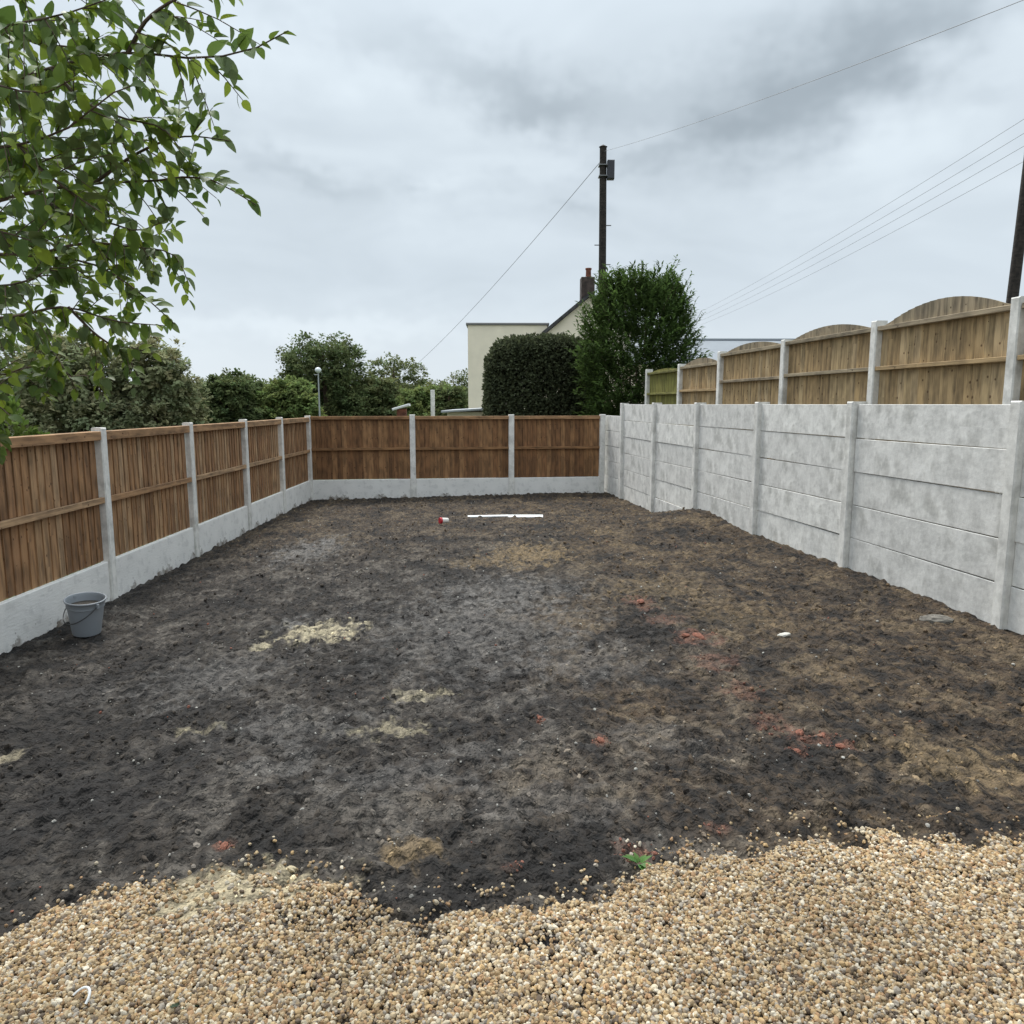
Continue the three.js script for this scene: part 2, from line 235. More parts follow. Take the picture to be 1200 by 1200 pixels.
const concreteMats = [[0.79, 0.775, 0.745], [0.735, 0.722, 0.695], [0.83, 0.815, 0.78], [0.765, 0.75, 0.72]].map((c) => std(rgb(...c), 0.92, { map: concreteMap, bumpMap: concreteBump, bumpScale: 0.004 }));
const postMat = std(rgb(0.82, 0.80, 0.76), 0.9, { map: concreteMap, bumpMap: concreteBump, bumpScale: 0.003 });
const gravelBoardMat = std(rgb(0.97, 0.95, 0.915), 0.92, { map: boardDirt, bumpMap: concreteBump, bumpScale: 0.003 });

// one feather-edged board: prism with a thick and a thin edge, lower end y0, upper ends yl and yr
function featherBoard(w, y0, yl, yr, ou, ov) {
  const f = [[0, 0], [w, -0.014], [w, -0.019], [0, -0.011]], top = [yl, yr, yr, yl], P = f.map(([x, z]) => [x, y0, z]), Q = f.map(([x, z], i) => [x, top[i], z]);
  const quads = [[P[0], P[1], Q[1], Q[0]], [P[1], P[2], Q[2], Q[1]], [P[2], P[3], Q[3], Q[2]], [P[3], P[0], Q[0], Q[3]], [Q[0], Q[1], Q[2], Q[3]], [P[3], P[2], P[1], P[0]]];
  const pos = [], uv = []; for (const q of quads) for (const k of [0, 1, 2, 0, 2, 3]) { pos.push(...q[k]); uv.push((q[k][0] + q[k][2]) / 0.5 + ou, q[k][1] / 2 + ov); }
  const g = new THREE.BufferGeometry(); g.setAttribute('position', new THREE.Float32BufferAttribute(pos, 3)); g.setAttribute('uv', new THREE.Float32BufferAttribute(uv, 2)); g.computeVertexNormals(); return g;
}
const boardCache = new Map();
function boardVariant(y0, y1, k) { const key = `${y0}_${y1}_${k}`; if (!boardCache.has(key)) { const dy = ((k * 37) % 7 - 3) * 0.0012; boardCache.set(key, featherBoard(0.124, y0, y1 + dy, y1 - dy * 0.5, k * 0.137, k * 0.291)); } return boardCache.get(key); }
const railCache = new Map();
function railGeo(len, h, d, k) { const key = `${len.toFixed(3)}_${h}_${d}_${k}`; if (!railCache.has(key)) { const g = uvBox(cbox(len, h, d, 0.004), 1), uv = g.attributes.uv; for (let i = 0; i < uv.count; i++) { const u = uv.getX(i), v = uv.getY(i); uv.setXY(i, v / 0.5 + k * 0.21, u / 2 + k * 0.37); } railCache.set(key, g); } return railCache.get(key); }
const along = (a, b) => { const d = V(b[0] - a[0], 0, b[1] - a[1]); const len = d.length(); d.normalize(); return { len, d, turn: Math.atan2(-d.z, d.x) }; };

function closeboardPanel(parent, a, b, o, r) {                          // between post centres a and b ([x, z]); faces left of a -> b seen from above reversed (local +z)
  const { len, turn } = along(a, b), w = len - 0.1, p = new THREE.Group(); p.name = 'fence_panel';
  p.position.set(a[0], 0, a[1]); p.rotation.y = turn; parent.add(p); p.rotation.z = (r() - 0.5) * 0.003;
  const x0 = 0.05, n = Math.round((w - 0.024) / 0.1), pitch = (w - 0.124) / (n - 1);
  for (let i = 0; i < n; i++) {
    const m = mesh('board', boardVariant(o.y0, o.y1, Math.floor(r() * 9)), o.boards[Math.floor(r() * o.boards.length)], p);
    m.position.set(x0 + i * pitch, (r() - 0.5) * 0.004, -0.004 + (r() - 0.5) * 0.0016); m.rotation.z = (r() - 0.5) * 0.003;
  }
  for (const [y, h, d] of o.rails) { const m = mesh('rail', railGeo(w - 0.004, h, d, Math.floor(r() * 5)), o.railMats[Math.floor(r() * o.railMats.length)], p); m.position.set(x0 + w / 2, y, d / 2 - 0.003); m.rotation.z = (r() - 0.5) * 0.003; }
  if (o.cap) { const m = mesh('capping_rail', railGeo(w - 0.004, o.cap[1], o.cap[2], Math.floor(r() * 5)), o.capMats[Math.floor(r() * o.capMats.length)], p); m.position.set(x0 + w / 2, o.cap[0], 0.004); m.rotation.z = (r() - 0.5) * 0.002; }
  if (o.arch) for (let i = 0; i < n; i++) {
    const f = (x) => o.archY + o.arch * Math.max(0, 1 - ((2 * x / w - 1) / 0.95) ** 2), xa = i * pitch, xb = Math.min(w, xa + 0.124);
    const m = mesh('arch_board', featherBoard(0.122, o.archY - 0.02, f(xa), f(xb), r(), r()), o.archMats[Math.floor(r() * o.archMats.length)], p); m.position.set(x0 + xa, 0, 0.014 + (r() - 0.5) * 0.001);
  }
  return p;
}
function post(parent, [x, z], y0, y1, turn, w = 0.1, d = 0.11, r) {
  const g = cbox(w, y1 - y0, d, 0.01), m = mesh('post', uvBox(g, 0.5, r(), r()), postMat, parent);
  m.position.set(x, y0, z); m.rotation.set((r() - 0.5) * 0.008, turn, (r() - 0.5) * 0.008); return m;
}
const gbCache = [];
function gravelBoard(parent, a, b, y1, h, r) {
  const { len, turn } = along(a, b), w = len - 0.1, g = uvBox(cbox(w, h, 0.05, 0.006), 1), uv = g.attributes.uv, p = g.attributes.position, ou = r();
  for (let i = 0; i < uv.count; i++) uv.setXY(i, p.getX(i) / 2 + ou, clamp((p.getY(i) - 0.10) / (h - 0.10), 0.01, 0.99));
  const m = mesh('gravel_board', g, gravelBoardMat, parent); m.position.set((a[0] + b[0]) / 2, y1 - h, (a[1] + b[1]) / 2); m.rotation.y = turn; return m;
}

// ---------------------------------------------------------------- left fence
{
  const r = rngOf(301), f = thing('timber_fence', 'long brown closeboard timber fence with concrete posts running beside the grey bucket', 'fence');
  const Zs = [1.4, 3.32, 5.26, 7.19, 9.21, 11.19, 13.02, 14.91], X = -3.78, o = { y0: 0.125, y1: 1.30, boards: freshWood, railMats: [freshWood[2], freshWood[5], freshWood[0]], capMats: [freshWood[2], freshWood[0]], rails: [[0.675, 0.055, 0.044]], cap: [1.268, 0.082, 0.095] };
  for (let i = 0; i < Zs.length; i++) {
    post(f, [X, -Zs[i]], -0.62, 1.385, Math.PI / 2, 0.1, 0.10, r);
    if (i < Zs.length - 1) { closeboardPanel(f, [X, -Zs[i]], [X, -Zs[i + 1]], o, r); gravelBoard(f, [X, -Zs[i]], [X, -Zs[i + 1]], 0.118, 0.5, r); }
  }
}
// ---------------------------------------------------------------- back fence
{
  const r = rngOf(302), f = thing('timber_fence', 'dark brown closeboard timber fence across the end of the yard', 'fence');
  const P = [[-3.80, -14.96], [-1.78, -15.2], [0.19, -15.42], [2.06, -15.64]], o = { y0: 0.125, y1: 1.33, boards: darkWood, railMats: [darkWood[0], darkWood[2]], capMats: [darkWood[2], freshWood[0]], rails: [[0.70, 0.05, 0.044]], cap: [1.305, 0.065, 0.09] };
  P.forEach((p, i) => {
    const q = P[Math.min(i + 1, 3)], t = along(P[0], P[3]).turn; if (i > 0) post(f, p, -0.62, 1.40, t, 0.11, 0.12, r);
    if (i < 3) { closeboardPanel(f, p, q, o, r); gravelBoard(f, p, q, 0.118, 0.5, r); }
  });
}
// ---------------------------------------------------------------- concrete wall
{
  const r = rngOf(303), w = thing('concrete_wall', 'pale grey wall of stacked concrete panels slotted between concrete posts', 'wall');
  const Zs = [16.12, 14.55, 12.64, 10.76, 8.87, 6.97, 5.06, 3.15, 1.24], at = (Z) => [wallX(Z) + 0.03, -Z];
  const variants = new Map();
  for (let i = 0; i < Zs.length; i++) {
    const a = at(Zs[i]), low = i === 0, top = low ? 1.375 : 1.60;
    if (i > 0) post(w, a, -0.7, 1.625 + (r() - 0.5) * 0.012, along(at(16), at(5)).turn, 0.1, 0.15, r);
    if (i === Zs.length - 1) break;
    const { len, turn } = along(a, at(Zs[i + 1]));
    for (let k = 0; k < 6; k++) {
      const v = Math.floor(r() * 5), key = `${len.toFixed(2)}_${v}`; if (!variants.has(key)) variants.set(key, uvBox(cbox(len - 0.1, 0.3015, 0.052, 0.003), 0.5, v * 0.23, v * 0.31));
      const m = mesh('concrete_panel', variants.get(key), concreteMats[Math.floor(r() * 4)], w);
      m.position.set((a[0] + at(Zs[i + 1])[0]) / 2 + (r() - 0.5) * 0.012, top - 0.3015 - k * 0.3085, -(Zs[i] + Zs[i + 1]) / 2); m.rotation.set((r() - 0.5) * 0.012, turn, (r() - 0.5) * 0.0026);
    }
  }
}
// ---------------------------------------------------------------- arched fence on the higher ground
{
  const r = rngOf(304), f = thing('arched_fence', 'tan timber fence with arched panel tops standing above the concrete wall', 'fence');
  const Zs = [15.5, 13.65, 11.9, 9.87, 7.95, 6.1, 4.2, 2.3], X = (Z) => 4.86 - 0.1216 * Z, at = (Z) => [X(Z), -Z];
  for (let i = 0; i < Zs.length; i++) {
    const dy = [-0.16, -0.13, -0.02, 0, 0, 0, 0, 0][i], moss = i === 0, o = { y0: 0.75, y1: 2.37 + dy, boards: moss ? mossWood : tanWood, railMats: moss ? mossWood : [tanWood[1], greyWood[0], greyWood[2]], rails: [[2.345 + dy, 0.045, 0.06], [1.945 + dy, 0.04, 0.06], [1.35 + dy, 0.04, 0.045], [0.8, 0.04, 0.045]], arch: moss ? 0.05 : [0.1, 0.11, 0.10, 0.115, 0.17, 0.17, 0.17][i], archY: 2.385 + dy, archMats: moss ? mossWood : greyWood };
    post(f, at(Zs[i]), 0.3, 2.44 + [-0.14, -0.13, -0.03, -0.02, 0.01, 0, 0, 0][i], along(at(16), at(5)).turn, 0.1, 0.13, r);
    if (i < Zs.length - 1) closeboardPanel(f, at(Zs[i]), at(Zs[i + 1]), o, r);
  }
}

// ---------------------------------------------------------------- loose stones, clods and gravel
function rockGeo(seed, detail, rough) {
  const r = rngOf(seed), g = new THREE.IcosahedronGeometry(1, detail), p = g.attributes.position, map = new Map();
  for (let i = 0; i < p.count; i++) { const key = [p.getX(i), p.getY(i), p.getZ(i)].map((q) => q.toFixed(3)).join(); if (!map.has(key)) map.set(key, 1 + (r() - 0.5) * rough); const s = map.get(key); p.setXYZ(i, p.getX(i) * s, p.getY(i) * s, p.getZ(i) * s); }
  g.computeVertexNormals(); return g;
}
function scatter(name, geo, mat, list) {
  const im = new THREE.InstancedMesh(geo, mat, list.length), o = new THREE.Object3D(), c = new THREE.Color();
  list.forEach((e, i) => { o.position.set(...e.p); o.rotation.set(...e.r); o.scale.set(...e.s); o.updateMatrix(); im.setMatrixAt(i, o.matrix); im.setColorAt(i, c.setRGB(...e.c)); });
  im.name = numbered(name); im.castShadow = im.receiveShadow = true; scene.add(im); return stuff(im);
}
const white = std(0xffffff, 0.85);
{
  const r = rngOf(401), list = [], pal = [[0.34, 0.25, 0.145], [0.40, 0.31, 0.19], [0.29, 0.20, 0.105], [0.45, 0.38, 0.27], [0.25, 0.165, 0.085], [0.37, 0.25, 0.12], [0.21, 0.16, 0.105], [0.29, 0.25, 0.20], [0.50, 0.44, 0.34], [0.32, 0.195, 0.10], [0.11, 0.08, 0.055], [0.38, 0.28, 0.155]];
  for (let i = 0; i < 330000; i++) {
    const x = lerp(-3.3, 3.3, r()), z = lerp(-2.95, -0.95, r()), out = Math.abs(x) > -z * 0.95 + 0.5; if (out && r() < 0.45) continue;
    if (z < -2.3 && z < edgeZ(x) - 0.3) continue;
    let g = gravelness(x, z), d = z - edgeZ(x); if (g < 0.5) g = Math.max(g * g, 0.16 * Math.exp(d / 0.085) * (noise(x * 6, z * 6) > 0 ? 1.6 : 0.5));
    g *= 1 - 0.93 * sandHeap(x, z); if (r() > g) continue;
    if (r() < bare(x, z) * 0.5) continue;
    const s = 0.0040 + 0.0048 * Math.pow(r(), 1.8), c = pal[Math.floor(r() * pal.length)], t = (0.95 + r() * 0.42) * (0.9 + 0.35 * noise(x * 1.7, z * 1.7));
    list.push({ p: [x, lie(x, z) + 0.045 * gravelness(x, z) + clods(x, z, true) * (1 - gravelness(x, z)) + s * 0.25 + r() * 0.012 * g, z], r: [r() * 6.3, r() * 6.3, r() * 6.3], s: [s * (0.9 + r() * 0.6), s * (0.55 + r() * 0.4), s * (0.8 + r() * 0.4)], c: [c[0] * t, c[1] * t, c[2] * t] });
  }
  const g = scatter('gravel', rockGeo(7, 1, 0.35), white, list); g.userData.label = 'golden pea gravel spread along the near edge of the soil'; g.userData.category = 'gravel';
}
{
  const r = rngOf(402), list = [];
  for (let i = 0; i < 15000; i++) {
    const Z = 2.1 * Math.pow(15 / 2.1, Math.pow(r(), 1.25)), x = lerp(-3.7, wallX(Z) - 0.03, r()), z = -Z; if (gravelness(x, z) > 0.25 && r() > 0.03) continue;
    if (fbm(x * 1.3, z * 1.3 + 20, 2) + r() * 0.9 < 0.25) continue;
    const s = 0.003 + 0.011 * Math.pow(r(), 5) + 0.0006 * Z * r(), c = soilColour(x, z), t = 1.15 + r() * 0.9;
    list.push({ p: [x, groundY(x, z) + s * 0.1, z], r: [r() * 6.3, r() * 6.3, r() * 6.3], s: [s * (0.9 + r() * 0.7), s * (0.5 + r() * 0.5), s * (0.8 + r() * 0.5)], c: [c[0] * t, c[1] * t, c[2] * t] });
  }
  const g = scatter('soil_clods', rockGeo(8, 1, 0.6), std(0xffffff, 1), list); g.userData.label = 'small crumbled clods lying all over the dark soil'; g.userData.category = 'soil';
}
{
  const r = rngOf(403), list = [];
  for (let i = 0; i < 1300; i++) {
    const Z = 2.2 * Math.pow(14.5 / 2.2, r()), x = lerp(-3.6, wallX(Z) - 0.1, r()), z = -Z; if (gravelness(x, z) > 0.3) continue;
    const s = 0.0022 + 0.006 * Math.pow(r(), 3) + 0.0003 * Z * r(), k = 0.14 + r() * 0.3;
    list.push({ p: [x, groundY(x, z) + s * 0.3, z], r: [r() * 6.3, r() * 6.3, r() * 6.3], s: [s * 1.3, s * 0.8, s], c: r() < 0.12 ? [0.22, 0.08, 0.05] : [k, k * 0.95, k * 0.84] });
  }
  const red = PATCHES.filter((p) => p[4] === 3);
  for (let i = 0; i < 330; i++) {
    const p = red[Math.floor(r() * red.length)], a = r() * 6.3, q = Math.sqrt(r()) * 1.2, x = p[0] + Math.cos(a) * q * p[2], z = p[1] + Math.sin(a) * q * p[3]; if (gravelness(x, z) > 0.5) continue;
    const s = 0.002 + 0.006 * Math.pow(r(), 3), k = 0.6 + r() * 0.5; list.push({ p: [x, groundY(x, z) + s * 0.3, z], r: [r() * 6.3, r() * 6.3, r() * 6.3], s: [s * 1.4, s * 0.7, s], c: [0.21 * k, 0.085 * k, 0.055 * k] });
  }
  const g = scatter('stone_chips', rockGeo(11, 1, 0.5), white, list); g.userData.label = 'pale stone chips and red brick crumbs speckling the soil'; g.userData.category = 'stones';
}
// larger pieces of brick and rubble
{
  const r = rngOf(404), mat = std(rgb(0.27, 0.105, 0.065), 0.95, { map: brickDust }), grey = std(rgb(0.22, 0.20, 0.17), 0.95, { map: brickDust });
  const put = (name, label, cat, x, z, s, m, seed, group) => { const o = mesh(name, rockGeo(seed, 2, 0.22), m); o.scale.set(s[0], s[1], s[2]); o.position.set(x, groundY(x, z) + s[1] * 0.3, z); o.rotation.set(0.1, r() * 6, 0.12); tag(o, label, cat, group); };
  for (const [x, z, s, n] of [[1.37, -5.1, 0.055, 1], [1.30, -5.16, 0.035, 2], [1.49, -3.59, 0.032, 3], [1.6, -3.57, 0.026, 4], [1.64, -3.45, 0.03, 5], [1.41, -3.42, 0.028, 6], [1.14, -6.06, 0.05, 7], [0.49, -3.56, 0.028, 8], [-1.06, -2.69, 0.024, 9], [0.2, -3.84, 0.02, 10]])
    put('brick_fragment', { 1: 'largest broken red brick piece in the trail of brick dust', 7: 'red brick piece at the trail end nearest the tan soil and far fence', 8: 'lone red brick piece on grey soil between the sand streaks and the brick trail', 9: 'red brick piece on black soil beside the sand at the gravel edge', 10: 'tiny red brick piece on grey soil close to a sand streak' }[n] ?? 'small broken red brick piece within the trail of brick dust', 'brick', x, z, [s * 0.95, s * 0.36, s * 0.6], mat, 500 + n, 'broken brick pieces in the soil');
  put('rubble_stone', 'flat grey brown rubble stone near the foot of the concrete wall', 'stone', 3.13, -5.26, [0.11, 0.04, 0.06], grey, 520);
  put('limestone_chunk', 'small flat white stone on bare brown soil', 'stone', 1.95, -5.05, [0.05, 0.015, 0.02], std(rgb(0.6, 0.57, 0.5), 0.9), 521);
}
// ---------------------------------------------------------------- bucket, board, tub, cable tie, weeds
{
  const bx = -3.36, bz = -5.98, b = thing('bucket', 'grey plastic builders bucket standing at the foot of the long timber fence', 'bucket', [bx, groundY(bx, bz) - 0.005, bz]);
  const pl = std(rgb(0.27, 0.29, 0.31), 0.5, { side: THREE.DoubleSide, bumpMap: soilBump, bumpScale: 0.001 });
  const prof = [[0.0, 0.004], [0.098, 0.004], [0.104, 0.012], [0.117, 0.12], [0.119, 0.122], [0.132, 0.232], [0.138, 0.236], [0.139, 0.246], [0.135, 0.25], [0.144, 0.285], [0.151, 0.287], [0.153, 0.297], [0.148, 0.302], [0.141, 0.298], [0.137, 0.27], [0.103, 0.02], [0, 0.016]];
  mesh('body', new THREE.LatheGeometry(prof.map(([x, y]) => new THREE.Vector2(x, y)), 40), pl, b);
  const fill = new THREE.CircleGeometry(0.133, 28, 0, 2 * Math.PI); fill.rotateX(-Math.PI / 2); mesh('mortar_residue', fill, std(rgb(0.09, 0.075, 0.06), 0.95, { map: soilGrain }), b).position.y = 0.235;
  const hp = []; for (let i = 0; i <= 12; i++) { const a = i / 12 * Math.PI; hp.push(V(Math.cos(a) * 0.155, 0.27 - Math.sin(a) * 0.14, Math.sin(a) * 0.075 + 0.085 * Math.sin(a))); }
  mesh('handle', tube(hp, 0.004, 0.004, 6, 24), std(rgb(0.10, 0.10, 0.10), 0.4, { metalness: 0.7 }), b);
  for (const s of [-1, 1]) { const l = mesh('handle_lug', cbox(0.03, 0.035, 0.02, 0.003), pl, b); l.position.set(s * 0.15, 0.252, 0); }
  b.rotation.set(0.05, -0.5, -0.09);
}
{
  const r = rngOf(601), w = std(rgb(0.72, 0.73, 0.72), 0.6);
  const t = thing('white_strip', 'long thin white board lying flat on the soil near the far fence', 'board', [0.05, 0, -12.05]);
  const seg = [[-0.27, 0.66, 0.08, 0.02], [0.33, 0.56, 0.14, -0.03]];
  seg.forEach(([x, l, wd, ry], i) => { const m = mesh(i ? 'wide_piece' : 'narrow_piece', cbox(l, 0.022, wd, 0.004), w, t); m.position.set(x, groundY(x + 0.05, -12.05) + 0.012, 0); m.rotation.set(0.12, ry, (r() - 0.5) * 0.03); });
}
{
  const x = -0.79, z = -11.0, t = thing('plastic_tub', 'small white plastic tub with red lid lying on its side on the soil', 'tub', [x, groundY(x, z) + 0.055, z]);
  const wm = std(rgb(0.72, 0.68, 0.62), 0.5), rm = std(rgb(0.45, 0.02, 0.03), 0.45);
  const body = new THREE.LatheGeometry([[0, 0], [0.05, 0], [0.055, 0.01], [0.062, 0.14], [0.06, 0.15], [0, 0.15]].map(([a, b]) => new THREE.Vector2(a, b)), 20), lid = new THREE.LatheGeometry([[0, 0.15], [0.066, 0.146], [0.068, 0.152], [0.068, 0.188], [0.063, 0.196], [0, 0.192]].map(([a, b]) => new THREE.Vector2(a, b)), 20);
  mesh('body', body, wm, t); mesh('lid', lid, rm, t); t.rotation.set(0.0, 0.5, Math.PI / 2 - 0.05); t.scale.setScalar(0.7);
}
{
  const pts = []; for (let i = 0; i <= 8; i++) { const a = i / 8 * 2.6 - 0.4; pts.push(V(-1.155 + Math.cos(a) * 0.035, 0.025 + Math.sin(i / 8 * 3.1) * 0.02, -1.86 - Math.sin(a) * 0.03)); }
  pts.forEach((p) => { p.y += lie(p.x, p.z) + 0.045; });
  tag(mesh('cable_tie', tube(pts, 0.004, 0.003, 6, 20), std(rgb(0.75, 0.75, 0.73), 0.5)), 'short curled white plastic tie lying on the gravel', 'cable tie');
}

// ---------------------------------------------------------------- leaves and plants
function leafGeo(w, fold, curl, seg = 6) {                             // blade of length 1 along +y, normal +z, with a folded midrib and pointed tip
  const pos = [], idx = [], uv = [];
  for (let i = 0; i <= seg; i++) {
    const t = i / seg, half = w * 0.5 * Math.pow(Math.sin(Math.PI * Math.pow(t, 0.78)), 0.85) * (i === seg ? 0 : 1), y = t, z = -curl * t * t;
    const jag = i % 2 ? 1.0 : 0.94;
    for (const s of [-1, 0, 1]) { pos.push(s * half * jag, y, z + (s ? half * fold : 0)); uv.push(0.5 + s * 0.5, t); }
  }
  for (let i = 0; i < seg; i++) for (let k = 0; k < 2; k++) { const a = i * 3 + k, b = a + 3; idx.push(a, a + 1, b, b, a + 1, b + 1); }
  const g = new THREE.BufferGeometry(); g.setAttribute('position', new THREE.Float32BufferAttribute(pos, 3)); g.setAttribute('uv', new THREE.Float32BufferAttribute(uv, 2)); g.setIndex(idx); g.computeVertexNormals(); return g;
}
function leafMat(c, rough = 0.6, tr = 0.5) { return new THREE.MeshPhysicalMaterial({ color: rgb(...c), roughness: rough, specularIntensity: 0.35, transmission: tr, thickness: 0, side: THREE.DoubleSide }); }
function instanceMerge(geos, mats4, tints) {                           // merges copies of small geometries, one tint each, into one geometry
  let nv = 0, ni = 0; for (const [k] of mats4) { nv += geos[k].attributes.position.count; ni += geos[k].index.count; }
  const pos = new Float32Array(nv * 3), nor = new Float32Array(nv * 3), col = new Float32Array(nv * 3), idx = new Uint32Array(ni), v = V(0, 0, 0), n3 = new THREE.Matrix3(); let a = 0, b = 0;
  mats4.forEach(([k, M], q) => {
    const g = geos[k], p = g.attributes.position, n = g.attributes.normal, off = a; n3.getNormalMatrix(M);
    for (let i = 0; i < p.count; i++, a++) { v.fromBufferAttribute(p, i).applyMatrix4(M); pos.set([v.x, v.y, v.z], a * 3); v.fromBufferAttribute(n, i).applyMatrix3(n3).normalize(); nor.set([v.x, v.y, v.z], a * 3); col.set(tints[q], a * 3); }
    for (let i = 0; i < g.index.count; i++) idx[b++] = g.index.getX(i) + off;
  });
  const g = new THREE.BufferGeometry(); g.setAttribute('position', new THREE.BufferAttribute(pos, 3)); g.setAttribute('normal', new THREE.BufferAttribute(nor, 3)); g.setAttribute('color', new THREE.BufferAttribute(col, 3)); g.setIndex(new THREE.BufferAttribute(idx, 1)); return g;
}
const basis = new THREE.Matrix4();
function leafMatrix(p, dir, up, len) {                                 // leaf from p along dir, face towards up
  const y = dir.clone().normalize(), x = y.clone().cross(up).normalize(); if (x.lengthSq() < 0.5) x.set(1, 0, 0); const z = x.clone().cross(y);
  return new THREE.Matrix4().makeBasis(x.multiplyScalar(len), y.multiplyScalar(len), z.multiplyScalar(len)).setPosition(p);
}
const barkBrown = std(rgb(0.15, 0.10, 0.07), 0.9, { map: barkMap });
// the near tree whose boughs hang into the yard
{
  const r = rngOf(701), TW = [[[-1.796, 2.215, -2.6], [-1.457, 2.256, -2.5], [-1.219, 2.255, -2.4], [-1.019, 2.249, -2.35], [-0.851, 2.245, -2.3], [-0.693, 2.158, -2.25]], [[-1.694, 2.517, -2.5], [-1.264, 2.535, -2.3], [-0.978, 2.513, -2.15], [-0.782, 2.48, -2.1], [-0.644, 2.489, -2.08], [-0.531, 2.524, -2.05]], [[-1.219, 2.255, -2.4], [-1.086, 2.34, -2.4], [-0.925, 2.372, -2.35], [-0.789, 2.361, -2.35]], [[-0.978, 2.513, -2.15], [-0.895, 2.577, -2.1], [-0.773, 2.637, -2.1], [-0.676, 2.634, -2.1]], [[-1.949, 2.118, -2.8], [-1.592, 2.101, -2.7], [-1.366, 2.064, -2.65], [-1.207, 1.974, -2.6], [-1.066, 1.859, -2.55]], [[-1.592, 2.101, -2.7], [-1.363, 2.123, -2.6], [-1.174, 2.1, -2.55], [-1.032, 2.065, -2.5], [-0.992, 1.973, -2.5]], [[-2.044, 1.894, -2.9], [-1.729, 1.913, -2.8], [-1.49, 1.931, -2.7], [-1.348, 1.888, -2.7], [-1.116, 1.859, -2.6]], [[-2.06, 1.738, -2.9], [-1.809, 1.703, -2.8], [-1.655, 1.731, -2.75], [-1.57, 1.672, -2.75]], [[-1.784, 1.638, -2.5], [-1.585, 1.61, -2.4], [-1.492, 1.559, -2.35]], [[-1.504, 2.276, -2.2], [-1.258, 2.267, -2.1], [-1.095, 2.293, -2.05], [-0.958, 2.355, -2.0], [-0.873, 2.385, -2.0]], [[-1.542, 2.6, -2.3], [-1.313, 2.6, -2.2], [-1.1, 2.585, -2.1], [-0.945, 2.636, -2.1]], [[-1.264, 2.535, -2.3], [-1.15, 2.427, -2.25], [-1.013, 2.366, -2.2], [-0.922, 2.344, -2.2], [-0.868, 2.279, -2.2]], [[-1.457, 2.256, -2.5], [-1.302, 2.169, -2.4], [-1.152, 2.129, -2.35], [-1.043, 2.099, -2.3], [-0.955, 2.134, -2.3]], [[-1.681, 1.944, -2.4], [-1.387, 1.954, -2.3], [-1.272, 2.003, -2.3], [-1.189, 1.955, -2.3]], [[-1.725, 2.904, -2.6], [-1.428, 2.879, -2.5], [-1.149, 2.852, -2.4], [-0.912, 2.823, -2.3]], [[-1.258, 2.267, -2.1], [-1.197, 2.204, -2.1], [-1.114, 2.141, -2.1], [-1.05, 2.098, -2.1]], [[-1.49, 1.931, -2.7], [-1.409, 1.845, -2.7], [-1.322, 1.761, -2.75], [-1.296, 1.702, -2.75]], [[-1.349, 2.392, -2.0], [-1.196, 2.354, -1.95], [-1.068, 2.317, -1.9], [-0.986, 2.354, -1.9]], [[-1.525, 2.075, -2.2], [-1.322, 2.054, -2.1], [-1.224, 2.022, -2.1], [-1.155, 2.044, -2.1]], [[-1.729, 1.913, -2.8], [-1.646, 1.824, -2.8], [-1.565, 1.704, -2.8], [-1.539, 1.643, -2.8]], [[-1.991, 2.404, -2.9], [-1.653, 2.433, -2.8], [-1.448, 2.433, -2.75], [-1.255, 2.378, -2.7]], [[-1.93, 3.0, -2.9], [-1.589, 2.819, -2.8], [-1.368, 2.751, -2.7], [-1.236, 2.646, -2.7]]].map((t) => t.map((p) => V(...p)));
  const tx = -2.86, tz = -2.7, gy = groundY(tx, tz), t = thing('garden_tree', 'leafy green tree with broad oval leaves whose branches hang into the yard', 'tree', [0, 0, 0]);
  mesh('trunk', tube([V(tx, gy - 0.1, tz), V(tx + 0.03, 0.7, tz + 0.02), V(tx - 0.02, 1.5, tz), V(tx + 0.04, 2.3, tz - 0.02), V(tx + 0.1, 3.1, tz)], 0.085, 0.03, 10, 24), barkBrown, t);
  const starts = new Set(); const key = (v) => `${v.x.toFixed(3)},${v.y.toFixed(3)},${v.z.toFixed(3)}`; TW.forEach((w) => w.slice(1).forEach((p) => starts.add(key(p))));
  const leaves = [], rnd = () => r() * 2 - 1;
  const addLeaf = (p, dir, len) => { const up = V(rnd() * 0.7, 1.0, 0.5 + rnd() * 0.8); leaves.push({ p: p.clone(), d: dir, up, len }); };
  const shoot = (p, d, L, n, ls) => {
    const end = p.clone().addScaledVector(d, L); end.y -= L * 0.12; const mid = p.clone().lerp(end, 0.5); mid.y += L * 0.05;
    const c = new THREE.CatmullRomCurve3([p, mid, end]); tw.push(tube([p, mid, end], 0.002, 0.0009, 4, 4));
    for (let i = 0; i < n; i++) { const q = c.getPointAt(0.15 + 0.85 * i / (n - 1)), tan = c.getTangentAt(0.15 + 0.85 * i / (n - 1)), side = V(rnd(), rnd() * 0.6, rnd()).cross(tan).normalize(); addLeaf(q, tan.clone().multiplyScalar(0.55 + (i === n - 1 ? 2 : 0)).addScaledVector(side, 0.85).add(V(0, -0.28, 0)).normalize(), ls * (0.7 + r() * 0.5) * (i === n - 1 ? 0.75 : 1)); }
  };
  let tw = [];
